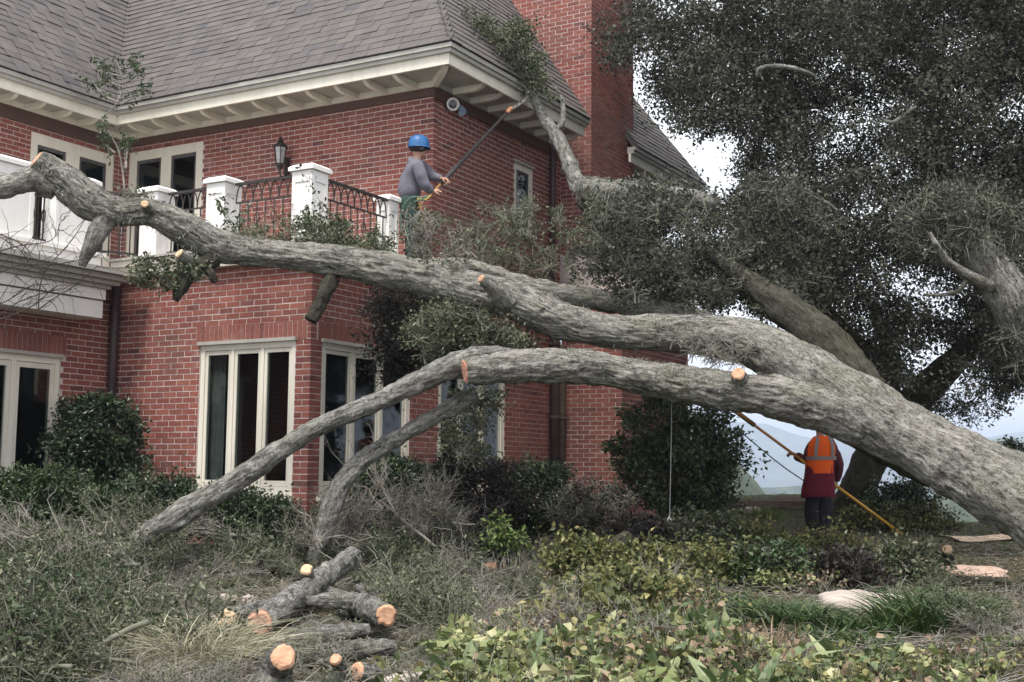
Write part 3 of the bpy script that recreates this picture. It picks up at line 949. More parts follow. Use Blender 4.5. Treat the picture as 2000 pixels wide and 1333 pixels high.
def pier(a0, a1, c0, c1, z0, z1):
    mb = MB().hbox(a0, a1, c0, c1, z0, z1 - .075)
    p = mb.build('terrace_pier', WHITE, house)
    # raised border leaves a sunk panel on the two faces in view
    t = .012
    for z, e in ((z1 - .20, z1 - .08), (z0 + .0, z0 + .10)):
        mb = MB().hbox(a0 - t, a1 + t, c0 - t, c1 + t, z, e); mb.build('rail_band', WHITE, p)
    k = .035
    for aa, cc in ((a0, c0), (a1, c0), (a0, c1), (a1, c1)):
        mb = MB()
        mb.hbox(aa - t if aa == a0 else aa - k, aa + k if aa == a0 else aa + t, cc - t if cc == c0 else cc - k, cc + k if cc == c0 else cc + t, z0 + .102, z1 - .202)
        mb.build('stile', WHITE, p)
    mb = MB().hbox(a0 - .045, a1 + .045, c0 - .045, c1 + .045, z1 - .073, z1 - .03)
    lo = [(a0 - .045, c0 - .045), (a1 + .045, c0 - .045), (a1 + .045, c1 + .045), (a0 - .045, c1 + .045)]
    am, cm = (a0 + a1) / 2, (c0 + c1) / 2
    hi = [(am + (x - am) * .75, cm + (y - cm) * .75) for x, y in lo]
    mb.add([H(x, y, z1 - .029) for x, y in lo] + [H(x, y, z1) for x, y in hi], BOXF)
    mb.build('pier_cap', WHITE, p)
    return p
pier(-.02, .24, -.08, .18, 3.53, 4.40)
pier(1.26, 1.52, -.08, .18, 3.53, 4.40)
pier(2.33, 2.59, -.08, .18, 3.53, 4.40)
pier(.10, .27, 1.56, 1.74, 3.46, 4.39)
pier(2.84, 3.06, -1.13, -.56, 3.54, 4.42)
pier(2.84, 3.06, -2.20, -1.46, 3.54, 4.42)

def railing(p, q, z0, z1, nb):
    p, q = np.asarray(p), np.asarray(q)
    mb = MB().bar(p + HZ * z1, q + HZ * z1, .045, .028)
    rl = mb.build('railing', IRON, house)
    MB().bar(p + HZ * (z0 + .05), q + HZ * (z0 + .05), .025, .02).build('bottom_rail', IRON, rl)
    mb = MB().bar(p + HZ * (z1 - .22), q + HZ * (z1 - .22), .018, .018); mb.build('mid_rail', IRON, rl)
    for i in range(nb):
        t = (i + .5) / nb
        b = p + (q - p) * t
        mb = MB(); mb.bar(b + HZ * z0, b + HZ * (z1 - .22), .014)
        w = (q - p) / nb / 2
        arc = [b + HZ * (z1 - .22) + w * math.cos(th) * 1.0 + HZ * .2 * math.sin(th) for th in np.linspace(0, math.pi, 9)]
        mb.tube(arc, .008, 5)
        mb.build('baluster', IRON, rl)
        if i % 2 == 0:
            ring = [b + w * .6 * math.cos(th) + HZ * (z0 + .33 + .075 * math.sin(th)) for th in np.linspace(0, 2 * math.pi, 13)]
            MB().tube(ring, .007, 5).build('scroll', IRON, rl)
railing(H(.30, .05, 0), H(1.20, .05, 0), 3.54, 4.31, 7)
railing(H(1.58, .05, 0), H(2.27, .05, 0), 3.54, 4.31, 6)
railing(H(.12, .24, 0), H(.12, 1.53, 0), 3.54, 4.31, 10)
railing(H(2.94, -.50, 0), H(2.64, .05, 0), 3.54, 4.31, 5)
railing(H(2.94, -1.42, 0), H(2.94, -1.18, 0), 3.54, 4.31, 3)

# ------------------------------------------------------------------ trees
def limb_geo(pts, nring, k, ridge=.05, lump=.08, seed=0, knots=3, endcap=False):
    """pts rows: px, py, half-width px, depth -> bark surface with lumps and ridges"""
    P = np.array([np.append(at(p[0], p[1], p[3]), p[2] * p[3] / FPX) for p in pts])
    S = spline(P, nring)
    return limb_world(S[:, :3], S[:, 3], k, ridge, lump, seed)
rng_k = np.random.default_rng(5)
def limb_world(C, R, k, ridge=.05, lump=.08, seed=0):
    n = len(C)
    T, E, B = frames(C)
    ln = np.concatenate([[0], np.cumsum(np.linalg.norm(np.diff(C, axis=0), axis=1))])
    th = np.arange(k) * 2 * math.pi / k
    dirs = np.cos(th)[None, :, None] * E[:, None] + np.sin(th)[None, :, None] * B[:, None]
    base = C[:, None] + R[:, None, None] * dirs
    q = base / np.maximum(R.mean(), .05)
    bk = np.stack([np.cos(th)[None] * R[:, None] * np.ones((n, 1)), np.sin(th)[None] * R[:, None] * np.ones((n, 1)), np.broadcast_to(ln[:, None] * .28, (n, k))], -1)
    d = 1 + lump * fbm(q * .9, 3, seed) + .35 * lump * fbm(base * 14, 3, seed + 40)
    rg = fbm(bk * 26 + seed, 4, seed + 9)
    d = d + ridge * (.35 - np.abs(rg) * 1.5) * np.minimum(1, .12 / np.maximum(R[:, None], .02))
    r2 = fbm(bk * 11 + seed, 3, seed + 19)
    d = d + ridge * .9 * (.3 - np.abs(r2) * 1.4) * np.minimum(1, .15 / np.maximum(R[:, None], .02))
    for _k in range(int(n / 60)):                      # old knots and swellings
        ci, cj = rng_k.integers(4, n - 4), rng_k.integers(0, k)
        dist = np.linalg.norm(base - base[ci, cj], axis=-1) / (R[ci] * rng_k.uniform(.35, .6))
        d = d + .16 * np.exp(-dist ** 2) - .20 * np.exp(-(dist * 2.6) ** 2)
    V = C[:, None] + R[:, None, None] * d[..., None] * dirs
    i = np.arange(n - 1)[:, None] * k; j = np.arange(k)[None]; j2 = (j + 1) % k
    F = np.stack([i + j, i + j2, i + k + j2, i + k + j], -1).reshape(-1, 4)
    return V.reshape(-1, 3), F, bk.reshape(-1, 3), V
def limb(name, pts, parent, m=None, nring=None, k=40, ridge=.05, lump=.08, seed=0, cut=None, start_cut=None, label=None, world=False):
    if world:
        S = spline(np.array(pts, float), nring or 40)
    else:
        P = np.array([np.append(at(p[0], p[1], p[3]), p[2] * p[3] / FPX) for p in pts])
        S = spline(P, nring or 14 * len(pts))
    S[:, 3] = np.maximum(S[:, 3], .004)
    V, F, bk, grid = limb_world(S[:, :3], S[:, 3], k, ridge, lump, seed)
    Fs = [F]
    n = len(S)
    if cut is None: Fs.append(np.array([[(n - 1) * k + q for q in range(k)]]))
    if start_cut is None: Fs.append(np.array([list(range(k))[::-1]]))
    o = mesh(name, V, Fs, m or BARK, parent, smooth_=True, attrs={'bk': bk})
    if cut is not None:
        cut_face(grid[-1], unit(S[-1, :3] - S[-2, :3]), cut, parent)
    if start_cut is not None:
        cut_face(grid[0], unit(S[0, :3] - S[1, :3]), start_cut, parent)
    return o
def cut_face(ring, nrm, m, parent, name='cut_face'):
    c = ring.mean(0)
    k = len(ring)
    rows, at_ = [], []
    for t in (1.0, .93, .75, .5, .25):
        r = c + (ring - c) * t + nrm * (.004 if t < .99 else 0.0) + nrm * (.010 if t < .9 else 0)
        if t < .95:
            r = r + nrm * (.004 * fbm(r * 30, 2, 3))[:, None]
        rows.append(r); at_ += [t] * k
    V = np.concatenate(rows + [c[None] + nrm * .014]); at_.append(0)
    F4 = []
    for s in range(4):
        j = np.arange(k); j2 = (j + 1) % k
        F4.append(np.stack([s * k + j, s * k + j2, (s + 1) * k + j2, (s + 1) * k + j], -1))
    j = np.arange(k)
    T = np.stack([4 * k + j, 4 * k + (j + 1) % k, np.full(k, 5 * k)], -1)
    return mesh(name, V, [np.concatenate(F4), T], m, parent, attrs={'ring': np.array(at_)})

oak = thing('fallen_oak_tree', 'huge fallen oak with sawn limbs lying across the garden onto the house terrace', 'fallen tree', at(2060, 1010, 10.3))
MAIN = [(2230, 1120, 92, 9.6), (2100, 1040, 86, 10.1), (2000, 978, 78, 10.5), (1900, 921, 70, 10.9), (1800, 868, 64, 11.2), (1700, 812, 62, 11.5), (1600, 752, 62, 11.7), (1530, 705, 52, 11.85), (1470, 672, 45, 11.95), (1400, 658, 42, 12.0),
        (1300, 651, 38, 12.05), (1200, 648, 33, 12.1), (1100, 628, 36, 12.2), (1050, 607, 39, 12.25), (1000, 585, 38, 12.3), (900, 562, 37, 12.4), (800, 538, 36, 12.45), (700, 517, 33, 12.5), (600, 503, 28, 12.55),
        (500, 494, 27, 12.55), (430, 482, 33, 12.55), (370, 452, 33, 12.5), (300, 418, 27, 12.45), (235, 414, 28, 12.4), (180, 396, 34, 12.4), (125, 355, 32, 12.35), (92, 326, 25, 12.3), (72, 311, 19, 12.25)]
limb('trunk', MAIN, oak, nring=760, k=120, ridge=.085, lump=.075, seed=3, cut=CUT)
LOWER = [(1700, 842, 40, 11.45), (1600, 796, 46, 11.5), (1500, 774, 42, 11.5), (1400, 762, 37, 11.5), (1300, 746, 35, 11.5), (1200, 726, 34, 11.5), (1100, 716, 35, 11.45), (1000, 717, 33, 11.4), (950, 722, 29, 11.35), (909, 727, 27, 11.3)]
limb('lower_limb', LOWER, oak, nring=330, k=100, ridge=.09, lump=.085, seed=13, cut=CUT_R)
limb('limb', [(110, 366, 26, 12.35), (70, 350, 25, 12.3), (35, 358, 23, 12.2), (0, 366, 24, 12.1), (-60, 372, 24, 12.0), (-150, 350, 20, 11.8)], oak, k=36, seed=17)
limb('limb', [(215, 418, 24, 12.4), (196, 445, 21, 12.35), (182, 472, 17, 12.3), (168, 500, 12, 12.3), (160, 520, 7, 12.3)], oak, k=30, seed=19)
limb('propping_limb', [(1010, 700, 20, 11.7), (930, 704, 26, 11.6), (860, 726, 25, 11.5), (780, 763, 20, 11.4), (700, 801, 20, 11.25), (620, 835, 19, 11.1), (560, 872, 20, 11.0), (500, 912, 21, 10.9), (440, 952, 22, 10.8), (370, 993, 24, 10.65), (315, 1028, 24, 10.5), (268, 1056, 19, 10.4), (235, 1085, 10, 10.3)], oak, m=BARK_L, nring=190, k=44, ridge=.09, lump=.13, seed=23)
limb('propping_limb', [(930, 770, 14, 11.75), (890, 790, 17, 11.7), (840, 820, 16, 11.6), (760, 864, 18, 11.5), (705, 902, 19, 11.4), (668, 945, 20, 11.3), (645, 995, 20, 11.2), (628, 1050, 18, 11.1), (612, 1100, 12, 11.0)], oak, m=BARK_L, nring=130, k=40, ridge=.09, lump=.15, seed=29)
limb('rear_limb', [(800, 530, 12, 13.3), (860, 518, 15, 13.4), (930, 526, 17, 13.4), (1000, 548, 17, 13.4), (1050, 566, 21, 13.4), (1120, 578, 22, 13.4), (1200, 592, 23, 13.4), (1290, 608, 24, 13.3), (1380, 640, 28, 13.0), (1480, 690, 34, 12.5)], oak, m=BARK, nring=120, k=36, ridge=.07, lump=.14, seed=31)
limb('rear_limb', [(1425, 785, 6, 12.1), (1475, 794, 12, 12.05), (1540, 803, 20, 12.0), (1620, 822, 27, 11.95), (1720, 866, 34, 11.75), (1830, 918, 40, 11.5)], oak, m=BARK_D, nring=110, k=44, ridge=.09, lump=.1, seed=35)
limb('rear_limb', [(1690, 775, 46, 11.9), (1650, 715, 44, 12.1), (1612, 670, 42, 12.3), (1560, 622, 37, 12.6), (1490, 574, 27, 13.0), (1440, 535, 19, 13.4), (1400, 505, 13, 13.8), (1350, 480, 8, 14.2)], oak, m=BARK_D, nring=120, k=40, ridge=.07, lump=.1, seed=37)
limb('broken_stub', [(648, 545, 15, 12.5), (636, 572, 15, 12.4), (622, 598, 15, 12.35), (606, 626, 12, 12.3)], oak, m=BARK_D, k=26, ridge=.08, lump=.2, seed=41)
limb('broken_stub', [(420, 505, 20, 12.5), (388, 522, 17, 12.4), (366, 540, 15, 12.35), (352, 565, 12, 12.3), (342, 588, 6, 12.3)], oak, m=BARK_D, k=26, ridge=.08, lump=.2, seed=43)
limb('broken_stub', [(372, 512, 11, 12.35), (362, 505, 11, 12.25), (350, 496, 10, 12.2)], oak, k=22, ridge=.05, lump=.1, seed=44, cut=CUT_P)
limb('broken_stub', [(400, 522, 10, 12.45), (412, 535, 9, 12.4), (420, 552, 7, 12.4)], oak, m=BARK_D, k=20, seed=45)
limb('sawn_stub', [(990, 590, 22, 12.15), (965, 565, 17, 12.0), (948, 550, 12, 11.9), (940, 545, 9, 11.87)], oak, k=26, seed=46, cut=CUT)
limb('sawn_stub', [(1447, 745, 18, 11.42), (1444, 736, 16, 11.33), (1442, 731, 14, 11.29)], oak, k=24, seed=47, cut=CUT)
limb('sawn_stub', [(288, 408, 12, 12.3), (285, 402, 9, 12.15), (283, 399, 8, 12.1)], oak, k=20, seed=48, cut=CUT_P)
# limb leaning over the side eave
limb('upper_limb', [(1400, 400, 16, 13.9), (1330, 386, 21, 14.2), (1240, 376, 23, 14.6), (1185, 374, 20, 14.9), (1135, 364, 19, 15.2), (1117, 335, 16, 15.4), (1104, 300, 15, 15.6), (1085, 262, 13, 15.9), (1066, 238, 11, 16.2), (1052, 212, 9, 16.4), (1040, 188, 8, 16.55), (1026, 160, 5, 16.6), (1000, 120, 3, 16.6)], oak, m=BARK_L, nring=130, k=28, ridge=.06, lump=.16, seed=51)
limb('upper_limb', [(1082, 258, 7, 15.9), (1098, 240, 6, 16.0), (1100, 215, 5, 16.2), (1096, 190, 4, 16.4), (1080, 165, 2, 16.5)], oak, m=BARK_L, k=14, seed=52)
limb('broken_stub', [(1168, 380, 24, 14.95), (1150, 398, 22, 15.0), (1136, 410, 14, 15.0)], oak, m=BARK_D, k=24, ridge=.06, lump=.22, seed=53)

# ----- fuzz of lichen and moss on the boughs, hanging strands
def on_limb(pts, n, top=True):
    P = np.array([np.append(at(p[0], p[1], p[3]), p[2] * p[3] / FPX) for p in pts])
    S = spline(P, 400)
    i = rng.integers(0, 399, n)
    T, E, B = frames(S[:, :3])
    th = rng.uniform(0, 2 * math.pi, n)
    d = np.cos(th)[:, None] * E[i] + np.sin(th)[:, None] * B[i]
    if top is True: d[:, 2] = np.abs(d[:, 2])
    elif top is None: pass
    else: d[:, 2] = -np.abs(d[:, 2])
    d = unit(d)
    return S[i, :3] + d * S[i, 3:4] * 1.0, d
parts = []
for pts, n in ((MAIN[2:], 16000), (LOWER, 6000)):
    p, d = on_limb(pts, n)
    keep = fbm(p * 3, 3, 71) > .0
    p, d = p[keep], d[keep]
    parts.append(blade_geo(p, d + .7 * rdir(len(p)), rng.uniform(.010, .04, len(p)), .005, .5, 2))
tag(mesh('lichen', *merge(parts), LICHEN, oak), kind='stuff')
parts = []
HANG = [(1330, 392, 26, 14.2), (1240, 376, 26, 14.6), (1185, 374, 23, 14.9), (1135, 364, 21, 15.2)]
for pts, n, L in ((HANG, 1500, .11), (MAIN[20:], 700, .05), (MAIN[8:12], 250, .06)):
    p, d = on_limb(pts, n, None)
    parts.append(blade_geo(p, d * .5 + np.array([0, 0, -.7]) + .3 * rdir(n), rng.uniform(.3, 1, n) * L, .006, .3, 3))
tag(mesh('hanging_lichen', *merge(parts), LICHEN, oak), kind='stuff')

# ----- foliage of clumps
def clumps(centres, n_each, rad, L, flat=.75):
    M = len(centres)
    rad = np.broadcast_to(np.asarray(rad, float), (M,))
    nn = n_each
    off = rng.normal(size=(M, nn, 3)) * rad[:, None, None] * [1, 1, flat]
    # leaves ride on short sprays: pull to a few axes per clump
    ax = rdir(M * 6).reshape(M, 6, 3)
    w = rng.integers(0, 6, (M, nn))
    spray = ax[np.arange(M)[:, None], w] * (rng.uniform(.1, 2.0, (M, nn)) * rad[:, None])[..., None]
    P = centres[:, None] + off * .38 + spray * [1, 1, flat]
    P = P.reshape(-1, 3)
    D = unit(P - np.repeat(centres, nn, 0)) * .6 + rdir(len(P)) + np.array([0, 0, -.15])
    LL = rng.uniform(.7, 1.3, len(P)) * L
    return leaf_geo(P, D, LL, LL * .58)
def sprays(centres, rad, per, S=4, r0=.006):
    """twigs inside clumps"""
    M = len(centres)
    rad = np.broadcast_to(np.asarray(rad, float), (M,))
    C = np.repeat(centres, per, 0); R = np.repeat(rad, per)
    d = rdir(len(C)); t = np.linspace(0, 1, S)[None, :, None]
    wob = rng.normal(size=(len(C), S, 3)) * (R * .12)[:, None, None]
    P = C[:, None] - d[:, None] * (R * .9)[:, None, None] + d[:, None] * t * (R * 2.2)[:, None, None] + wob
    r = r0 * (1 - .75 * np.linspace(0, 1, S))[None] * rng.uniform(.5, 1.4, (len(C), 1))
    return twig_geo(P, r)
def in_region(poly, n, d0, d1, holes=(), soft=14, dens=None):
    out = []
    poly = np.array(poly, float)
    x0, y0 = poly.min(0); x1, y1 = poly.max(0)
    while sum(len(o) for o in out) < n:
        x = rng.uniform(x0, x1, 4000); y = rng.uniform(y0, y1, 4000); d = rng.uniform(d0, d1, 4000)
        k = inpoly(x + rng.normal(0, soft, 4000), y + rng.normal(0, soft, 4000), poly)
        for hx, hy, rx, ry, pr in holes:
            q = ((x - hx) / rx) ** 2 + ((y - hy) / ry) ** 2
            k &= ~((q < 1) & (rng.random(4000) < pr))
        p = np.array([at(a, b, c) for a, b, c in zip(x[k], y[k], d[k])]).reshape(-1, 3)
        if dens is not None and len(p):
            p = p[dens(p)]
        out.append(p)
    return np.concatenate(out)[:n]
# big standing oak behind (right), its trunk seen below the fallen one
oak2 = thing('oak_tree', 'tall dark standing oak filling the upper right behind the fallen trunk', 'tree', at(1665, 990, 19.5))
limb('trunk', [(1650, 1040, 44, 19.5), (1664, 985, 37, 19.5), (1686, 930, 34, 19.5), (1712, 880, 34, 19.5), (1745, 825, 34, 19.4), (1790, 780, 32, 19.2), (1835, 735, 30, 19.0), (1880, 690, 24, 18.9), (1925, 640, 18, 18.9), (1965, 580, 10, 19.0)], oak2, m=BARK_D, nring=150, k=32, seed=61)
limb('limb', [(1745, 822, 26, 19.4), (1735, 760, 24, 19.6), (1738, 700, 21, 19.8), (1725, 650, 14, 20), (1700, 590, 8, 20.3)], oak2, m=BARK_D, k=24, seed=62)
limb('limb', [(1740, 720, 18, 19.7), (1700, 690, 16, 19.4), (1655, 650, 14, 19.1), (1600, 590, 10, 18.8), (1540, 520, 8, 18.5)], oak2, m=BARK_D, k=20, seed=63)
CROWN = [(1252, -60), (1250, 30), (1200, 45), (1184, 80), (1200, 118), (1245, 128), (1285, 190), (1300, 225), (1340, 285), (1395, 300), (1440, 345), (1455, 420), (1410, 520), (1470, 560), (1560, 600), (1650, 690), (1700, 760), (1800, 790), (1840, 740), (1880, 700), (1930, 700), (2000, 720), (2300, 700), (2350, 300), (2350, -260), (1250, -260)]
HOLES = [(1390, 335, 66, 66, .98), (1350, 300, 40, 34, .9), (1430, 290, 26, 46, .85), (1985, 205, 34, 34, .9), (1950, 240, 20, 20, .7), (1800, 560, 60, 50, .72), (1870, 600, 40, 36, .5), (1440, 590, 30, 24, .8), (1320, 60, 22, 40, .5), (1275, 160, 20, 60, .6), (1840, 45, 16, 12, .7), (1770, 80, 14, 14, .6), (1665, 668, 22, 40, .8), (1510, 470, 26, 16, .6), (1690, 640, 16, 20, .7), (1970, 280, 22, 30, .6), (1850, 720, 60, 50, .8)]
lump = lambda p: fbm(p * .85, 3, 77) + .25 * rng.normal(size=len(p)) > -.28
cc = in_region(CROWN, 4000, 14.8, 20.0, HOLES, 12, lump)
far = in_region([(1310, -200), (1350, 220), (1470, 430), (1560, 560), (1750, 640), (1960, 650), (2300, 640), (2300, -200)], 1300, 19.5, 23.0, HOLES[:7], 16, lump)
cc = np.concatenate([cc, far])
cr = rng.uniform(.12, .26, len(cc))
mesh('crown', *clumps(cc, 92, cr, .056), OAK, oak2)
tag(mesh('twigs', *sprays(cc, cr, 2, r0=.006), TWIG_D, oak2), kind='stuff')
# sprays in front with thinner, lighter leaves hanging at the right
HANGP = [(1860, 690), (1900, 680), (1960, 690), (2010, 700), (2010, 760), (1990, 770), (1930, 810), (1880, 720)]
h1 = in_region(HANGP, 45, 13, 15, (), 8)
h2 = in_region([(1800, 770), (1850, 760), (1930, 790), (1915, 815), (1860, 830), (1810, 815)], 26, 16, 18, (), 8)
hh = np.concatenate([h1, h2])
mesh('leaf_spray', *clumps(hh, 55, rng.uniform(.07, .13, len(hh)), .045), OAK, oak2)
tag(mesh('twigs', *sprays(hh, .15, 3), TWIG_D, oak2), kind='stuff')
# bare pale twigs among the leaves
for pts in ([(1590, 148, 3, 14.9), (1555, 135, 5, 14.8), (1515, 130, 5, 14.8), (1484, 134, 4, 14.7), (1478, 148, 2, 14.7)], [(1790, 208, 3, 14.8), (1765, 226, 4, 14.8), (1742, 240, 5, 14.7), (1720, 232, 3, 14.7)], [(1635, 412, 3, 14.6), (1612, 396, 4, 14.6), (1590, 386, 2, 14.6)]):
    limb('bare_branch', pts, oak2, m=BARK_L, k=8, seed=int(pts[0][0]))

# near standing oak at the right edge: leaning trunk with a bare side limb
oak3 = thing('oak_tree', 'grey leaning oak trunk entering at the right edge above the fallen trunk', 'tree', at(2120, 900, 13.0))
limb('trunk', [(2150, 1000, 60, 13.0), (2110, 850, 54, 13.0), (2050, 730, 48, 13.0), (1998, 630, 44, 13.0), (1962, 560, 42, 13.0), (1925, 510, 38, 13.1), (1885, 478, 27, 13.3), (1840, 450, 16, 13.6), (1795, 425, 9, 14), (1760, 395, 4, 14.3)], oak3, m=BARK_L, nring=120, k=44, ridge=.07, lump=.12, seed=65)
limb('limb', [(1935, 560, 13, 12.9), (1905, 545, 11, 12.8), (1870, 526, 10, 12.7), (1848, 508, 8, 12.6), (1830, 480, 6, 12.5), (1815, 455, 4, 12.5)], oak3, m=BARK, k=20, seed=66)
limb('limb', [(1905, 500, 10, 13.2), (1880, 560, 5, 13.0), (1850, 575, 4, 12.9), (1810, 577, 3, 12.8)], oak3, m=BARK, k=12, seed=67)
f3 = np.concatenate([in_region([(1740, 380), (1820, 380), (1900, 430), (1900, 490), (1820, 500), (1760, 450)], 60, 12.7, 13.6, (), 14), in_region([(1790, 380), (1900, 360), (2010, 420), (2010, 640), (1960, 520), (1890, 450)], 90, 12.8, 13.8, (), 10), in_region([(1940, 640), (2050, 560), (2050, 760), (1980, 740)], 45, 12.6, 13.6, (), 10)])
mesh('crown', *clumps(f3, 60, rng.uniform(.08, .16, len(f3)), .042), OAK, oak3)
tag(mesh('twigs', *sprays(f3, .18, 4), TWIG_G, oak3), kind='stuff')
n = 160
P = at(1900, 470, 12.9) + rng.normal(size=(n, 3)) * [.25, .1, .1]
tag(mesh('hanging_lichen', *blade_geo(P, np.array([0, 0, -1.0]) + .35 * rdir(n), rng.uniform(.05, .18, n), .006, .2, 3), LICHEN, oak3), kind='stuff')

# foliage still on the fallen oak
def foliage(poly, n, d0, d1, holes=(), each=90, rad=(.10, .20), L=.045, m=OAK_F, soft=10, tw=4, name='leaf_spray', twm=None):
    c = in_region(poly, n, d0, d1, holes, soft)
    r = rng.uniform(*rad, len(c))
    lf = mesh(name, *clumps(c, each, r, L), m, oak)
    if each < 70 or n < 60: lf['kind'] = 'stuff'
    if tw: tag(mesh('twigs', *sprays(c, r, tw, r0=.005), twm or TWIG_G, oak), kind='stuff')
foliage([(1255, 390), (1330, 420), (1400, 455), (1440, 520), (1560, 560), (1560, 610), (1440, 610), (1300, 605), (1200, 590), (1150, 545), (1175, 490), (1160, 440), (1190, 420)], 330, 12.8, 15.6, [(1180, 545, 40, 30, .7), (1440, 590, 30, 22, .7), (1300, 470, 40, 30, .5), (1230, 520, 25, 40, .6), (1390, 520, 40, 25, .5)], 90, rad=(.07, .2), m=OAK, soft=24, tw=7)
foliage([(1440, 400), (1490, 320), (1620, 420), (1640, 560), (1540, 600), (1440, 480), (1410, 420)], 220, 13.6, 16.5, [(1370, 330, 60, 60, .95)], 100, rad=(.08, .2), m=OAK, soft=26)
foliage([(1130, 420), (1180, 400), (1190, 480), (1160, 560), (1100, 560)], 24, 13.4, 14.6, (), 40, (.06, .12), .042, soft=18, tw=12)
foliage([(890, 40), (930, 25), (965, 55), (1010, 50), (1045, 80), (1062, 130), (1070, 190), (1030, 175), (985, 150), (930, 110), (895, 80)], 70, 16.1, 16.9, (), 90, (.08, .15), .045)
foliage([(930, 420), (1000, 390), (1060, 410), (1110, 425), (1090, 480), (1080, 545), (1000, 540), (900, 510), (880, 470)], 62, 13.5, 15.0, (), 26, (.08, .17), .042, tw=13, soft=16)
foliage([(770, 430), (830, 420), (880, 450), (930, 500), (870, 520), (800, 490)], 26, 13.2, 14.2, (), 16, (.08, .16), .045, tw=14, twm=TWIG)
foliage([(550, 430), (620, 425), (700, 460), (760, 470), (760, 500), (690, 485), (600, 470), (545, 465)], 38, 12.6, 13.3, (), 60, (.06, .12), .042, tw=5)
foliage([(740, 580), (800, 575), (900, 610), (960, 640), (930, 680), (850, 710), (780, 750), (745, 700)], 130, 12.6, 13.6, (), 100, (.09, .18), .042, m=SHRUB_P, tw=6, twm=TWIG_D)
foliage([(830, 590), (930, 610), (1010, 640), (1060, 680), (1000, 690), (930, 690), (870, 680), (800, 700), (780, 690)], 85, 11.9, 12.5, (), 60, (.07, .14), .038, tw=9)
foliage([(860, 770), (960, 755), (985, 790), (950, 850), (930, 905), (880, 880), (870, 830)], 40, 11.8, 12.4, (), 45, (.06, .13), .04, tw=10)
foliage([(262, 520), (300, 505), (345, 510), (380, 530), (400, 545), (350, 560), (300, 560), (258, 545)], 22, 12.1, 12.5, (), 55, (.05, .10), .045, tw=6)
foliage([(1300, 640), (1420, 660), (1480, 700), (1400, 720), (1330, 700)], 16, 11.5, 11.9, (), 6, (.08, .16), .03, tw=14, twm=TWIG)
foliage([(1235, 352), (1330, 372), (1420, 415), (1400, 450), (1300, 440), (1225, 415)], 60, 13.7, 14.7, (), 70, (.06, .13), .045, m=OAK, soft=16, tw=6)
foliage([(425, 445), (520, 440), (640, 455), (640, 475), (540, 478), (440, 468)], 26, 12.6, 13.1, (), 26, (.05, .11), .042, tw=8)
foliage([(230, 370), (300, 385), (380, 430), (340, 430), (260, 395)], 10, 12.3, 12.6, (), 14, (.04, .09), .04, tw=8, twm=TWIG)
foliage([(760, 500), (900, 530), (1000, 560), (900, 540)], 14, 12.2, 12.6, (), 16, (.05, .10), .04, tw=8)
# vines over the piers and the valley sprig

# ------------------------------------------------------------------ small plants on the house
def sprig(name, label, cat, stems, leaf_n, L, m, base, group=None, r=.006, spread=.10, twm=None):
    t = thing(name, label, cat, base, group)
    mb = MB(); allp = []
    for s in stems:
        S = spline(np.array(s, float), 24)
        mb.tube(S, np.linspace(r, r * .35, 24), 6)
        allp.append(S[6:])
    mb.build('stem', twm or TWIG, t, smooth_=True)
    A = np.concatenate(allp)
    i = rng.integers(0, len(A), leaf_n)
    P = A[i] + rng.normal(size=(leaf_n, 3)) * spread * .35
    # side twigs
    k = max(6, leaf_n // 9)
    b = A[rng.integers(0, len(A), k)]; d = unit(rdir(k) + [0, 0, .3]); tt = np.linspace(0, 1, 4)[None, :, None]
    TW = b[:, None] + d[:, None] * tt * rng.uniform(.4, 1.3, (k, 1, 1)) * spread * 1.5 + rng.normal(size=(k, 4, 3)) * spread * .06
    tag(mesh('twigs', *twig_geo(TW, np.broadcast_to(np.linspace(.004, .0015, 4), (k, 4))), twm or TWIG, t), kind='stuff')
    P2 = TW[:, 1:].reshape(-1, 3)
    P = np.concatenate([P[:leaf_n // 3], P2[rng.integers(0, len(P2), leaf_n - leaf_n // 3)]])
    LL = rng.uniform(.6, 1.3, len(P)) * L
    mesh('leaves', *leaf_geo(P, rdir(len(P)) + [0, 0, -.2], LL, LL * .5, .1), m, t)
    return t
def A_(pts): return [at(*p) for p in pts]
sprig('climbing_plant', 'straggly leafy climber growing out of the roof valley above the balcony doors', 'plant',
      [A_([(245, 395, 16.5), (240, 340, 16.6), (230, 290, 16.7), (205, 250, 16.6), (200, 232, 16.6), (225, 205, 16.7), (240, 165, 17.0), (228, 120, 17.2)]),
       A_([(235, 205, 16.75), (262, 190, 16.8), (280, 180, 16.8), (292, 172, 16.9)]), A_([(232, 200, 16.75), (200, 185, 16.8), (180, 160, 16.9), (172, 175, 16.9)]),
       A_([(240, 165, 17.0), (262, 150, 17.0), (270, 130, 17.1), (250, 112, 17.2)]), A_([(236, 150, 17.0), (205, 140, 17.0), (188, 118, 17.1)]),
       A_([(246, 330, 16.4), (248, 290, 16.5), (250, 275, 16.5)]), A_([(238, 170, 16.9), (215, 160, 16.9), (200, 140, 17.0), (210, 120, 17.0)]), A_([(225, 300, 16.5), (200, 275, 16.5), (205, 255, 16.5)])], 900, .062, SHRUB_M, at(245, 395, 16.5), r=.016, spread=.13)
sprig('climbing_plant', 'thin leafy vine climbing the front of the pier beside the balcony door', 'plant',
      [A_([(470, 470, 13.4), (450, 430, 13.5), (428, 400, 13.6), (416, 380, 13.7)]), A_([(460, 480, 13.4), (478, 440, 13.5), (484, 400, 13.6)])], 110, .06, SHRUB_M, at(470, 480, 13.4), spread=.10)
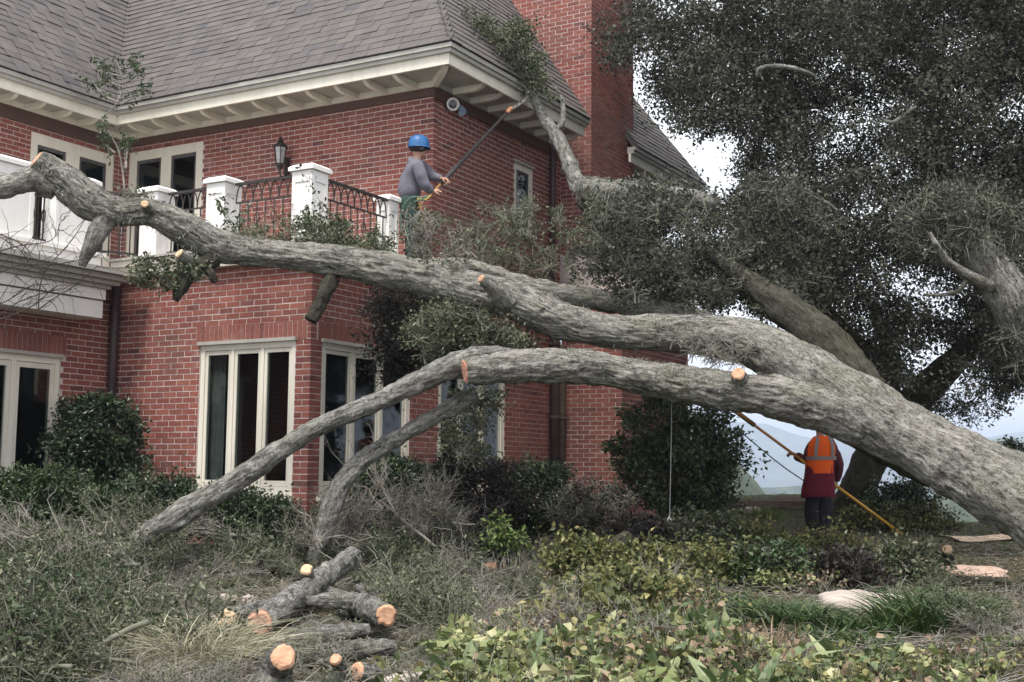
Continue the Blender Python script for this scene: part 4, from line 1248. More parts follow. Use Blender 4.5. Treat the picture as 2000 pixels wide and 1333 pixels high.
sprig('climbing_plant', 'thin leafy vine climbing the corner pier beneath the wall lantern', 'plant',
      [A_([(650, 470, 13.1), (640, 430, 13.15), (625, 395, 13.2), (600, 350, 13.3)]), A_([(640, 480, 13.1), (606, 440, 13.1), (590, 410, 13.2)]), A_([(645, 475, 13.0), (668, 440, 13.1), (690, 455, 13.1)])], 260, .055, SHRUB_M, at(650, 480, 13.1), spread=.13)
sprig('climbing_plant', 'dry reddish creeper twigs between the two front piers', 'plant',
      [A_([(480 + 22 * i, 478, 13.6), (484 + 21 * i, 440, 13.7), (478 + 22 * i, 405 + 8 * (i % 3), 13.8)]) for i in range(5)], 220, .035, DRYLEAF, at(530, 480, 13.6), spread=.13, r=.004, twm=m_plain('red_brown_twig', (.16, .075, .055), .9, .1, .4, 6))
sprig('climbing_plant', 'tangled pale vines around the terrace pier next to the helmeted man', 'plant',
      [A_([(800 + 14 * i, 480, 14.0), (790 + 18 * i, 440, 14.2), (800 + 26 * i, 405 + 9 * i, 14.3), (830 + 26 * i, 430 + 6 * i, 14.2)]) for i in range(4)], 220, .05, OAK_F, at(800, 480, 14.0), spread=.14, r=.006)

# ------------------------------------------------------------------ wall lantern, security light
def lathe(prof, c, axis=HZ, k=14):
    axis = unit(axis); e = unit(np.cross(axis, [.3, .9, .1])); b = np.cross(axis, e)
    th = np.arange(k) * 2 * math.pi / k
    V = np.array([np.asarray(c) + axis * z + (e * math.cos(t) + b * math.sin(t)) * r for r, z in prof for t in th])
    n = len(prof)
    i = np.arange(n - 1)[:, None] * k; j = np.arange(k)[None]; j2 = (j + 1) % k
    F = np.stack([i + j, i + j2, i + k + j2, i + k + j], -1).reshape(-1, 4)
    return V, [F, np.array([list(range(k))[::-1], [(n - 1) * k + q for q in range(k)]])]
lan_c = H(2.40, 2.367 - .17, 5.16)
lan = thing('wall_lantern', 'black iron wall lantern with glass sides on the upper brick wall', 'lantern', H(2.40, 2.36, 5.2))
mesh('lantern_cap', *lathe([(.015, .40), (.03, .385), (.02, .36), (.05, .34), (.035, .325), (.105, .27), (.11, .255), (.02, .25)], lan_c, k=6), IRON, lan)
mesh('glass_body', *lathe([(.055, .03), (.085, .25)], lan_c, k=6), m_plain('lantern_glass', (.34, .34, .33), .15, .5, .3, 30), lan)
for q in range(6):
    th = q * math.pi / 3
    e = unit(np.cross(HZ, [.3, .9, .1])); b = np.cross(HZ, e)
    d = e * math.cos(th) + b * math.sin(th)
    MB().bar(lan_c + d * .058 + HZ * .03, lan_c + d * .088 + HZ * .25, .012).build('lantern_bar', IRON, lan)
mesh('lantern_base', *lathe([(.002, -.10), (.018, -.09), (.014, -.06), (.03, -.03), (.06, .0), (.06, .03)], lan_c, k=6), IRON, lan)
MB().tube(spline(np.array([H(2.40, 2.36, 5.12), H(2.40, 2.29, 5.03), H(2.40, 2.22, 5.02), lan_c + HZ * -.08]), 12), .012, 6).build('bracket', IRON, lan)
MB().hbox(2.36, 2.44, 2.335, 2.362, 5.05, 5.30).build('back_plate', IRON, lan)

METAL = m_plain('grey_metal', (.35, .36, .38), .4, .5, .2, 20)
LENS = m_plain('lens_glass', (.05, .05, .055), .1, .6, .2, 20)
fl_c = H(-.10, 2.66, 5.79)
fl = thing('security_light', 'round white-rimmed security light under the eave near the corner', 'light', H(0, 2.66, 5.8))
aim = unit(-HA * .8 - HC * .75 - HZ * .25)
mesh('lamp_housing', *lathe([(.02, -.10), (.055, -.08), (.075, -.01), (.08, .0)], fl_c, aim), IRON, fl)
mesh('lamp_rim', *lathe([(.068, .0), (.082, .0), (.086, .02), (.07, .025), (.06, .005)], fl_c, aim, 20), WHITE, fl)
mesh('lamp_lens', *lathe([(.06, .001), (.05, .012), (.03, .016), (.028, .02), (.012, .02), (.010, .026), (.001, .026)], fl_c, aim, 20), LENS, fl)
MB().bar(H(-.005, 2.70, 5.84), fl_c - aim * .08, .03).build('lamp_arm', IRON, fl)
fl2 = thing('security_light', 'small blue-grey hooded spotlight right of the round security light', 'light', H(0, 2.85, 5.78))
aim2 = unit(-HA * .6 - HC * .2 - HZ * .9)
mesh('lamp_hood', *lathe([(.02, -.08), (.035, -.06), (.055, .03), (.058, .05), (.04, .045)], H(-.12, 2.84, 5.76), aim2), m_plain('blue_grey_metal', (.30, .40, .55), .4, .5, .2, 20), fl2)
MB().bar(H(-.003, 2.76, 5.85), H(-.12, 2.84, 5.79), .025).build('lamp_arm', IRON, fl2)

# ------------------------------------------------------------------ people
def skin(joints, edges, sub=2):
    """joints {name: (xyz, r)} or (xyz, rx, ry); one smooth surface"""
    names = list(joints)
    me = bpy.data.meshes.new('body')
    me.from_pydata([tuple(joints[n][0]) for n in names], [(names.index(a), names.index(b)) for a, b in edges], [])
    o = bpy.data.objects.new('tmp', me); COL.objects.link(o)
    md = o.modifiers.new('skin', 'SKIN'); md.use_smooth_shade = True; md.branch_smoothing = .6
    sv = me.skin_vertices[0].data
    for i, n in enumerate(names):
        r = joints[n][1:]
        sv[i].radius = (r[0], r[-1])
        sv[i].use_root = (i == 0)
    ss = o.modifiers.new('sub', 'SUBSURF'); ss.levels = sub; ss.render_levels = sub
    dg = bpy.context.evaluated_depsgraph_get()
    ev = o.evaluated_get(dg)
    m2 = ev.to_mesh()
    V = np.zeros(len(m2.vertices) * 3, np.float32); m2.vertices.foreach_get('co', V)
    F4, F3 = [], []
    for p in m2.polygons:
        (F4 if len(p.vertices) == 4 else F3).append(list(p.vertices)) if len(p.vertices) in (3, 4) else None
    ev.to_mesh_clear()
    bpy.data.objects.remove(o); bpy.data.meshes.remove(me)
    return V.reshape(-1, 3), [np.array(f) for f in (F4, F3) if f]
def hand_geo(wrist, fwd, grip, back):
    """palm and five fingers closed round a pole through grip; fwd: wrist->knuckles, back: back of the hand"""
    fwd, back = unit(fwd), unit(back); side = np.cross(fwd, back)
    out = []
    pal = [wrist, wrist + fwd * .045, wrist + fwd * .085]
    V, F, cp = tube_geo(pal, [.024, .036, .034], 8)
    V = V - back * ((V - wrist) @ back)[:, None] * .45
    out.append((V, F + [cp]))
    kn = wrist + fwd * .085
    for q, (ln, off) in enumerate(((.068, .030), (.078, .010), (.072, -.010), (.055, -.029))):
        b = kn + side * off
        p = [b - fwd * .01, b + fwd * ln * .35 - back * .012, b + fwd * ln * .38 - back * (.012 + ln * .38), b + fwd * ln * .06 - back * (.02 + ln * .55)]
        V, F, cp = tube_geo(spline(np.array(p), 8), np.linspace(.0098, .0075, 8), 6); out.append((V, F + [cp]))
    b = wrist + fwd * .03 + side * .03
    p = [b, b + side * .022 + fwd * .018 - back * .012, b + side * .016 + fwd * .042 - back * .035, b + side * .002 + fwd * .05 - back * .05]
    V, F, cp = tube_geo(spline(np.array(p), 8), np.linspace(.0125, .009, 8), 6); out.append((V, F + [cp]))
    return out
def head_geo(c, face, R=.105):
    """skull with brow, nose, mouth, chin, ears; face: direction looked at"""
    face = unit(face); s = unit(np.cross(face, HZ)); u = np.cross(s, face)
    k, n = 18, 14
    V = []
    for i in range(n + 1):
        ph = math.pi * i / n
        for j in range(k):
            th = 2 * math.pi * j / k
            x, y, z = math.sin(ph) * math.cos(th), math.sin(ph) * math.sin(th), math.cos(ph)   # x to the face
            rx, ry, rz = .100, .076, .118
            if z < 0: ry *= 1 + .28 * z; rx *= 1 + .12 * z
            p = np.array([x * rx, y * ry, z * rz])
            if x > .3:
                w = math.exp(-(y / .22) ** 2)
                p[0] += .024 * w * math.exp(-((z + .18) / .16) ** 2)         # nose
                p[0] += .008 * math.exp(-((z - .12) / .10) ** 2)             # brow
                p[0] -= .010 * math.exp(-((abs(y) - .38) / .14) ** 2) * math.exp(-((z + .0) / .10) ** 2)   # eye sockets
                p[0] += .006 * w * math.exp(-((z + .50) / .07) ** 2)         # lips
                p[0] += .012 * w * math.exp(-((z + .86) / .12) ** 2)         # chin
            V.append(c + face * p[0] + s * p[1] + u * p[2])
    i = np.arange(n)[:, None] * k; j = np.arange(k)[None]; j2 = (j + 1) % k
    F = np.stack([i + j, i + k + j, i + k + j2, i + j2], -1).reshape(-1, 4)
    out = [(np.array(V), [F])]
    for sg in (-1, 1):
        e = c + s * sg * .076 - face * .006 - u * .012
        V2, F2 = lathe([(.004, -.006), (.026, -.004), (.030, .004), (.018, .010), (.004, .004)], e, s * sg, 10)
        V2 = V2 + u * ((V2 - e) @ u)[:, None] * .3
        out.append((V2, F2))
    return out
SKINM = m_plain('skin', (.42, .25, .18), .6, .3, .08, 14)
HAIR = m_plain('dark_hair', (.02, .016, .014), .7, .3, .3, 40)

def build_person(label, base, J, grips, face, head_c, coats, group=None):
    t = thing('person', label, 'person', base, group)
    E = [('pelvis', 'spine'), ('spine', 'chest'), ('chest', 'neck'), ('neck', 'skull'), ('chest', 'shL'), ('shL', 'elL'), ('elL', 'wrL'), ('chest', 'shR'), ('shR', 'elR'), ('elR', 'wrR'),
         ('pelvis', 'hipL'), ('hipL', 'knL'), ('knL', 'anL'), ('anL', 'toL'), ('pelvis', 'hipR'), ('hipR', 'knR'), ('knR', 'anR'), ('anR', 'toR')]
    parts = [skin(J, E)] + head_geo(head_c, face)
    for w, fwd, grip, back in grips:
        parts += hand_geo(w, fwd, grip, back)
    mesh('body', *merge(parts), SKINM, t, smooth_=True)
    return t
def scaled(J, keys, k, add=0.0, over=None):
    o = {}
    for n in keys:
        v = J[n]
        o[n] = (v[0],) + tuple(r * k + add for r in v[1:])
    if over: o.update(over)
    return o

# --- helmeted man on the terrace
d0 = 15.42
def q1(x, y, dd=0.0): return at(x, y, d0 + dd)
J1 = {'pelvis': (q1(799, 392), .095, .085), 'spine': (q1(800, 362), .10, .085), 'chest': (q1(808, 332), .105, .085), 'neck': (q1(815, 308), .055), 'skull': (q1(818, 292), .06),
      'shR': (q1(816, 324, -.17), .045), 'elR': (q1(828, 360, -.20), .046), 'wrR': (q1(844, 375, -.12), .030),
      'shL': (q1(824, 322, .17), .045), 'elL': (q1(842, 346, .20), .046), 'wrL': (q1(863, 349, .04), .030),
      'hipR': (q1(796, 402, -.09), .085), 'knR': (q1(806, 458, -.12), .062), 'anR': (q1(798, 522, -.12), .042), 'toR': (q1(816, 532, -.10), .035),
      'hipL': (q1(802, 402, .09), .085), 'knL': (q1(816, 458, .12), .062), 'anL': (q1(808, 520, .12), .042), 'toL': (q1(826, 530, .14), .035)}
pole_a, pole_b = q1(838, 384, -.08), at(997, 213, 16.3)
pdir = unit(pole_b - pole_a)
hc1 = q1(818, 290)
man = build_person('person in blue helmet and grey hoodie on the terrace holding a pole saw', np.array([*(q1(800, 400)[:2]), 3.45]), J1,
                   [(J1['wrR'][0], unit(_R * .8 + pdir * .3 + _F * .2), None, unit(HZ - pdir * .3 - _F * .5)), (J1['wrL'][0], unit(_R * .7 - HZ * .25 - _F * .35), None, unit(HZ * .9 + _R * .2))],
                   unit(_R * .85 + _F * .35), hc1, None)
HOOD = m_plain('grey_hoodie_cloth', (.145, .140, .170), .9, .15, .18, 22, .4)
TROU = m_plain('green_work_trousers', (.035, .060, .055), .9, .15, .35, 18, .4)
EE = [('pelvis', 'spine'), ('spine', 'chest'), ('chest', 'neck'), ('chest', 'shR'), ('shR', 'elR'), ('elR', 'wrR'), ('chest', 'shL'), ('shL', 'elL'), ('elL', 'wrL')]
Jc = scaled(J1, ['spine', 'chest', 'neck', 'shR', 'elR', 'wrR', 'shL', 'elL', 'wrL'], 1.22, .012)
Jc['spine'] = (J1['spine'][0], .165, .145)
Jc['chest'] = (J1['chest'][0], .165, .135)
for _s in 'LR': Jc['sh' + _s] = (J1['sh' + _s][0], .095); Jc['el' + _s] = (J1['el' + _s][0], .075); Jc['wr' + _s] = (J1['wr' + _s][0], .052)
Jc['hem'] = (q1(799, 392), .165, .15)
Jc['neck'] = (q1(813, 311), .085)
def crease(V, amt, sc_, seed):
    return V + (fbm(V * sc_, 3, seed)[:, None]) * amt * unit(V - V.mean(0))
Jc = {'hem': Jc['hem'], 'mid': (q1(803, 348), .16, .14), **Jc}
V, F = skin(Jc, [('hem', 'spine'), ('spine', 'mid'), ('mid', 'chest')] + EE[2:])
mesh('hoodie', crease(V, .016, 9, 3), F, HOOD, man, smooth_=True)
V, F = skin({'a': (q1(806, 321, -.10), .06), 'b': (q1(803, 314, .0), .07), 'c': (q1(810, 318, .12), .06)}, [('a', 'b'), ('b', 'c')])
mesh('hood', V, F, HOOD, man, smooth_=True)
LE = [('waist', 'pelvis'), ('pelvis', 'hipR'), ('hipR', 'knR'), ('knR', 'anR'), ('pelvis', 'hipL'), ('hipL', 'knL'), ('knL', 'anL')]
Jt = scaled(J1, ['pelvis', 'hipR', 'knR', 'anR', 'hipL', 'knL', 'anL'], 1.2, .012, {'waist': (q1(799, 374), .15, .14), 'pelvis': (J1['pelvis'][0], .16, .145), 'hipR': (J1['hipR'][0], .125), 'hipL': (J1['hipL'][0], .125), 'knR': (J1['knR'][0], .095), 'knL': (J1['knL'][0], .095)})
V, F = skin(Jt, LE); mesh('trousers', crease(V, .014, 9, 5), F, TROU, man, smooth_=True)
BOOT = m_plain('dark_boot_leather', (.03, .025, .022), .6, .3, .2, 20)
for s in 'RL':
    V, F = skin({'a': (J1['an' + s][0] + HZ * .05, .055), 'b': (J1['an' + s][0] - HZ * .03, .055), 'c': (J1['to' + s][0] - HZ * .01, .045)}, [('a', 'b'), ('b', 'c')]); mesh('boot', V, F, BOOT, man, smooth_=True)
# helmet: shell, brim, ear cup
hf = unit(_R * .85 + _F * .35 + HZ * -.05); hs = unit(np.cross(hf, HZ)); hu = np.cross(hs, hf)
BLUE = m_plain('blue_helmet_plastic', (.022, .105, .27), .45, .4, .25, 14, .1)
V, F = lathe([(.121, -.030), (.119, .0), (.114, .05), (.099, .090), (.066, .120), (.03, .130), (.001, .131)], hc1 + HZ * .035, hu, 22)
V = V + hf * ((V - hc1) @ hf)[:, None] * .14
mesh('helmet_shell', V, F[:1], BLUE, man, smooth_=True)
V, F = lathe([(.112, -.030), (.128, -.040), (.129, -.034), (.114, -.018)], hc1 + HZ * .035, hu, 22)
V = V + hf * np.maximum(((V - hc1) @ hf), 0)[:, None] * .22
mesh('helmet_brim', V, F[:1], BLUE, man, smooth_=True)
for sg in (-1, 1):
    mesh('ear_cup', *lathe([(.02, -.012), (.034, -.008), (.036, .012), (.028, .024), (.004, .026)], hc1 + hs * sg * .085 - HZ * .015 + hf * .01, hs * sg, 12), m_plain('black_plastic', (.025, .025, .03), .5, .4, .1, 10), man)
V, F = lathe([(.06, -.06), (.098, -.035), (.108, .0), (.11, .04)], hc1 + HZ * .0 - hf * .012, HZ, 16)
mesh('hair', V, F[:1], HAIR, man, smooth_=True)
# rope loop at the hip
rope = thing('climbing_rope', 'yellow and green climbing rope hanging in a loop at the helmeted man\'s hip', 'rope', q1(812, 386, -.24))
ROPEY = m_plain('yellow_rope', (.36, .25, .08), .8, .2, .3, 40)
ROPEG = m_plain('green_rope', (.09, .14, .11), .8, .2, .3, 40)
MB().tube(spline(np.array([q1(838, 383, -.2), q1(826, 387, -.26), q1(812, 385, -.27), q1(800, 389, -.27), q1(788, 405, -.25), q1(782, 430, -.24), q1(786, 460, -.24)]), 30), .013, 7).build('rope_strand', ROPEG, rope, smooth_=True)
MB().tube(spline(np.array([q1(842, 382, -.2), q1(830, 391, -.26), q1(816, 389, -.28), q1(822, 410, -.26), q1(826, 440, -.25)]), 30), .012, 7).build('rope_strand', ROPEY, rope, smooth_=True)
MB().tube(spline(np.array([q1(838, 386, -.2), q1(818, 392, -.3), q1(800, 402, -.28), q1(794, 430, -.26), q1(798, 470, -.24)]), 30), .011, 7).build('rope_strand', ROPEG, rope, smooth_=True)

ps = thing('pole_saw', 'long dark pole saw held up to the eave by the helmeted man', 'pole saw', pole_a)
POLED = m_plain('dark_pole_wrap', (.06, .05, .05), .7, .3, .3, 20)
WOODP = m_plain('orange_brown_pole_wood', (.36, .19, .08), .6, .3, .25, 20)
MB().tube([pole_a - pdir * .25, pole_a + pdir * .25], .014, 8).build('handle', WOODP, ps, smooth_=True)
ln = np.linalg.norm(pole_b - pole_a)
MB().tube([pole_a + pdir * .25, pole_a + pdir * .3, pole_a + pdir * .55, pole_a + pdir * .9, pole_a + pdir * (ln - .05)], [.018, .030, .034, .026, .016], 10).build('shaft', POLED, ps, smooth_=True)
MB().tube([pole_b - pdir * .09, pole_b + pdir * .02], .028, 8).build('saw_clamp', m_plain('orange_clamp_metal', (.55, .26, .12), .5, .4, .2, 20), ps)
bt = unit(pdir + _R * .35); 
prof = [(0, -.02), (.12, -.03), (.26, -.02), (.36, .02), (.25, .012), (.12, .008), (0, .012)]
e2 = unit(np.cross(bt, _F)); 
V = [pole_b + bt * x + e2 * y + _F * z for z in (-.002, .002) for x, y in prof]
kk = len(prof); i = np.arange(kk)
mesh('saw_blade', V, [np.array([list(range(kk))[::-1], list(range(kk, 2 * kk))]), np.stack([i, (i + 1) % kk, (i + 1) % kk + kk, i + kk], -1)], m_plain('saw_steel', (.30, .29, .27), .4, .5, .2, 20, metallic=.6), ps)

# --- man in the orange vest
d1 = 17.2
def q2(x, y, dd=0.0): return at(x, y, d1 + dd)
g2 = float(gz(*q2(1602, 1045)[:2]))
zf = g2
J2 = {'pelvis': (q2(1598, 955), .125, .11), 'spine': (q2(1600, 922), .125, .10), 'chest': (q2(1602, 888), .135, .105), 'neck': (q2(1602, 850), .056), 'skull': (q2(1600, 832), .06),
      'shL': (q2(1582, 868, -.02), .064), 'elL': (q2(1576, 902, .04), .050), 'wrL': (q2(1553, 888, .24), .031),
      'shR': (q2(1626, 868, -.02), .064), 'elR': (q2(1639, 908, .02), .048), 'wrR': (q2(1634, 942, .14), .031),
      'hipL': (q2(1586, 968, .0), .088), 'knL': (q2(1586, 1010, .04), .066), 'anL': (np.array([*q2(1589, 1045)[:2], zf + .09]), .045), 'toL': (np.array([*(q2(1582, 1047, .2)[:2]), zf + .035]), .036),
      'hipR': (q2(1610, 968, .0), .088), 'knR': (q2(1609, 1010, .03), .066), 'anR': (np.array([*q2(1607, 1045)[:2], zf + .09]), .045), 'toR': (np.array([*(q2(1606, 1047, .2)[:2]), zf + .035]), .036)}
hc2 = q2(1599, 828, .03)
pl_a, pl_b = at(1425, 795, 16.9), at(1762, 1045, 17.6)
pd2 = unit(pl_b - pl_a)
man2 = build_person('person in orange safety vest over maroon jacket seen from behind under the fallen trunk', np.array([*(q2(1600, 1040)[:2]), zf]), J2,
                    [(J2['wrL'][0], unit(-_R * .6 + HZ * .1 + _F * .5), None, unit(HZ * .6 - _F * .4)), (J2['wrR'][0], unit(-HZ * .8 + _F * .4), None, unit(_R - _F * .3))],
                    unit(_F - _R * .5), hc2, None)
MAROON = m_plain('maroon_jacket_cloth', (.15, .018, .035), .85, .2, .22, 18, .4)
SLEEVE = m_plain('maroon_jacket_sleeve', (.105, .030, .042), .85, .2, .3, 18, .4)
ORANGE = m_plain('orange_vest_cloth', (.92, .13, .015), .7, .25, .08, 16, .2)
REFL = m_plain('grey_reflective_tape', (.26, .23, .23), .4, .5, .1, 30, .05)
NAVY = m_plain('charcoal_trousers', (.030, .028, .036), .9, .15, .3, 16, .4)
Jj = {'mid': (q2(1600, 915), .185, .15), 'top': (q2(1603, 880), .195, .15), 'neck': (q2(1602, 854), .075), 'low': (q2(1599, 948), .20, .17), 'hem': (q2(1598, 978), .205, .18)}
for s in 'LR':
    for n, k in (('sh', .100), ('el', .082), ('wr', .056)): Jj[n + s] = (J2[n + s][0], k)
V, F = skin({k: Jj[k] for k in ('top', 'neck', 'shL', 'elL', 'wrL', 'shR', 'elR', 'wrR')}, [('top', 'neck'), ('top', 'shL'), ('shL', 'elL'), ('elL', 'wrL'), ('top', 'shR'), ('shR', 'elR'), ('elR', 'wrR')])
jk = mesh('jacket_sleeves', crease(V, .018, 9, 15), F, SLEEVE, man2, smooth_=True)
# vest: closed shell round the torso, open at the arms
def shell(rows, k=24):
    V = []
    for c, rx, ry in rows:
        for j in range(k):
            th = 2 * math.pi * j / k
            sx, sy = math.cos(th), math.sin(th)
            V.append(c + _R * math.copysign(abs(sx) ** .75, sx) * rx + unit(_F * [1, 1, 0]) * math.copysign(abs(sy) ** .85, sy) * ry)
    n = len(rows)
    i = np.arange(n - 1)[:, None] * k; j = np.arange(k)[None]; j2 = (j + 1) % k
    return np.array(V), [np.stack([i + j, i + j2, i + k + j2, i + k + j], -1).reshape(-1, 4)]
V, F = shell([(q2(1597, 972), .225, .185), (q2(1597, 970), .232, .19), (q2(1598, 955), .226, .185), (q2(1600, 935), .212, .175), (q2(1601, 915), .200, .165), (q2(1602, 890), .198, .160), (q2(1604, 866), .185, .140), (q2(1604, 855), .11, .10)])
mesh('jacket', crease(V, .016, 7, 17), F, MAROON, man2, smooth_=True)
vest_rows = [(q2(1601, 925), 0.195, .175), (q2(1601, 908), 0.198, .175), (q2(1602, 890), 0.201, .172), (q2(1603, 876), 0.201, .168), (q2(1604, 866), 0.185, .150), (q2(1604, 858), 0.142, .12), (q2(1603, 852), 0.085, .09)]
V, F = shell(vest_rows)
mesh('vest', crease(V, .006, 8, 25), F, ORANGE, man2, smooth_=True)
def band(rows, m=REFL, name='reflective_band'):
    V, F = shell(rows); mesh(name, V, F, m, man2, smooth_=True)
band([(q2(1602, 899), .216, .182), (q2(1602, 892), .218, .182)])
fw = unit(_F * [1, 1, 0])
for xx in (-.105, .125):
    p = [q2(1602, 893) + _R * xx - fw * .182, q2(1603, 876) + _R * xx - fw * .178, q2(1604, 866) + _R * xx * .9 - fw * .160, q2(1604, 857) + _R * xx * .75 - fw * .125, q2(1604, 853) + _R * xx * .7 - fw * .05]
    mb = MB()
    for a, b in zip(p, p[1:]): mb.bar(a, b, .045, .006, up=fw)
    mb.build('reflective_strap', REFL, man2)
Jt = scaled(J2, ['pelvis', 'hipL', 'knL', 'anL', 'hipR', 'knR', 'anR'], 1.22, .014, {'waist': (q2(1598, 938), .15, .135), 'knL': (J2['knL'][0], .118), 'knR': (J2['knR'][0], .118), 'anL': (J2['anL'][0], .095), 'anR': (J2['anR'][0], .095), 'hipL': (J2['hipL'][0], .135), 'hipR': (J2['hipR'][0], .135)})
V, F = skin(Jt, LE); mesh('trousers', crease(V, .014, 9, 35), F, NAVY, man2, smooth_=True)
for s in 'RL':
    V, F = skin({'a': (J2['an' + s][0] + HZ * .05, .058), 'b': (J2['an' + s][0] - HZ * .04, .055), 'c': (J2['to' + s][0], .042)}, [('a', 'b'), ('b', 'c')]); mesh('boot', V, F, BOOT, man2, smooth_=True)
V, F = lathe([(.128, -.012), (.124, .03), (.108, .075), (.07, .11), (.001, .122)], hc2 + HZ * .04, HZ, 20); mesh('helmet_shell', V, F[:1], WHITE, man2, smooth_=True)
V, F = lathe([(.07, -.07), (.099, -.035), (.107, .0), (.11, .04)], hc2 - unit(_F - _R * .5) * .012, HZ, 16); mesh('hair', V, F[:1], HAIR, man2, smooth_=True)
pp = thing('pole_saw', 'long yellow pole carried slantwise by the person in the orange vest', 'pole saw', pl_b)
YEL = m_plain('yellow_fibreglass', (.62, .33, .04), .45, .4, .12, 20)
mid = pl_a + pd2 * np.linalg.norm(pl_b - pl_a) * .40
MB().tube([mid, pl_b], .021, 8).build('shaft', YEL, pp, smooth_=True)
MB().tube([mid + pd2 * 1.75, mid + pd2 * 2.15], .030, 8).build('grip_sleeve', m_plain('ochre_sleeve', (.45, .25, .05), .6, .3, .2, 20), pp, smooth_=True)
MB().tube([pl_a, mid], .020, 8).build('upper_shaft', m_plain('orange_fibreglass', (.60, .27, .09), .5, .4, .15, 20), pp, smooth_=True)
MB().tube([pl_a + pd2 * .05, pl_a + pd2 * .45], .034, 8).build('saw_head', m_plain('brown_saw_head', (.30, .15, .05), .6, .3, .3, 20), pp, smooth_=True)

# ropes
BLK = m_plain('black_cord', (.02, .02, .022), .7, .3, .2, 20)
GRC = m_plain('grey_cord', (.19, .19, .19), .7, .3, .2, 20)
r1 = thing('rope', 'thin black pull cord slanting from the trunk to the person in orange', 'rope', at(1572, 940, 17.0))
MB().tube(spline(np.array([at(1440, 838, 16.6), at(1480, 872, 16.7), at(1530, 912, 16.9), at(1574, 942, 17.0)]), 20), .008, 6).build('cord', BLK, r1)
r2 = thing('rope', 'pale rope hanging straight down from the fallen trunk to the shrubs', 'rope', at(1308, 1012, 11.6))
MB().tube([at(1312, 770, 11.55), at(1311, 860, 11.57), at(1308, 1012, 11.6)], .0042, 6).build('cord', GRC, r2)
MB().tube(spline(np.array([at(1308, 1010, 11.6), at(1304, 1016, 11.58), at(1308, 1022, 11.62), at(1311, 1016, 11.58), at(1306, 1013, 11.6)]), 16), .009, 6).build('knot', GRC, r2)

edg = thing('timber_edging', 'long low weathered timber lying along the crest behind the person in orange', 'timber', at(1500, 978, 21.0))
_p, _q = G(1415, 988), G(1600, 990)
MB().bar(_p + HZ * .04, _q + HZ * .04, .10, .09).build('timber', m_plain('grey_brown_timber', (.17, .12, .10), .9, .15, .35, 9), edg)
MB().bar(_p * .45 + _q * .55 + HZ * .11 + _F * .1, _q + HZ * .10 + _F * .1, .06, .05).build('plank', m_plain('pale_timber', (.30, .25, .21), .9, .15, .3, 9), edg)
# ------------------------------------------------------------------ shrubs
def shrub(name, label, px0, px1, py0, py1, d, m, cat='shrub', n=90, each=110, L=.045, cl=(.08, .15), group=None, tw=4, twm=None, depth_k=.75, bottom=None, fill=.5):
    c0 = at((px0 + px1) / 2, (py0 + py1) / 2, d)
    rx = (px1 - px0) / 2 * d / FPX * .92; rz = (py1 - py0) / 2 * d / FPX * .92; ry = rx * depth_k
    base = np.array([c0[0], c0[1], float(gz(c0[0], c0[1]))])
    t = thing(name, label, cat, base, group)
    dirs = rdir(n * 2)
    dirs = dirs[dirs[:, 1] < .6][:n]
    k = len(dirs)
    rr = (fill + (1 - fill) * rng.random((k, 1)) ** .6) * (1 + .34 * fbm(dirs * 1.9 + d, 3, int(px0) % 97)[:, None])
    C = c0 + dirs * rr * [rx, ry, rz]
    st_ = rng.random(k) < .2
    C[st_] = c0 + dirs[st_] * [rx, ry, rz] * rng.uniform(1.0, 1.32, (st_.sum(), 1))
    C[:, 2] = np.maximum(C[:, 2], base[2] + .04)
    r = rng.uniform(*cl, k) * np.where(st_, .6, 1)
    mesh('foliage', *clumps(C, each, r, L), m, t)
    # stems from the ground into the crown
    ns = 9
    S = []
    for i in range(ns):
        q = C[rng.integers(0, k)]
        p0 = base + np.array([rng.normal(0, rx * .18), rng.normal(0, ry * .18), -.05])
        S.append(spline(np.array([p0, p0 * .55 + q * .45 + rng.normal(size=3) * .05, q]), 8))
    S = np.array(S)
    mesh('stem', *twig_geo(S, np.broadcast_to(np.linspace(.016, .005, 8), (ns, 8)), 5), TWIG_D, t)['kind'] = 'stuff'
    tag(mesh('twigs', *sprays(C, r, tw, r0=.005), twm or TWIG_D, t), kind='stuff')
    return t
shrub('shrub', 'tall dark green shrub against the brick corner by the terrace door', 112, 272, 768, 960, 14.0, SHRUB_D, n=150, each=130, L=.05)
shrub('hedge', 'low clipped hedge below the terrace door at the left edge', -60, 195, 925, 1050, 12.4, SHRUB_M, cat='hedge', n=150, each=130, L=.042, depth_k=.5)
shrub('hedge', 'low dark hedge under the tall corner shrub and left of the leaning bough', 190, 385, 938, 1050, 12.3, SHRUB_D, cat='hedge', n=120, each=120, L=.042, depth_k=.5)
shrub('shrub', 'dark low shrub under the three-light front window behind the leaning bough', 380, 570, 965, 1060, 12.3, SHRUB_D, n=90, each=100, L=.04, depth_k=.5)
shrub('shrub', 'dark green shrub between the two boughs and the side window', 690, 840, 905, 1010, 12.8, SHRUB_D, n=90, each=110, L=.045)
shrub('shrub', 'wide dark brown shrub in shade below the second side window', 790, 1010, 895, 1070, 13.2, SHRUB_P, n=150, each=110, L=.042, tw=7)
shrub('shrub', 'rounded dark green shrub at the foot of the brown downpipes', 985, 1110, 905, 1040, 14.2, SHRUB_D, n=100, each=120, L=.042)
shrub('shrub', 'tall dark green bush at the foot of the chimney near the far view', 1205, 1452, 775, 1030, 15.2, SHRUB_M, n=190, each=75, L=.06, cl=(.09, .2), tw=7, fill=.25)
shrub('shrub', 'twiggy dark shrub in front of the chimney base', 1080, 1240, 945, 1060, 13.4, SHRUB_P, n=70, each=50, L=.04, tw=14, twm=TWIG_G)
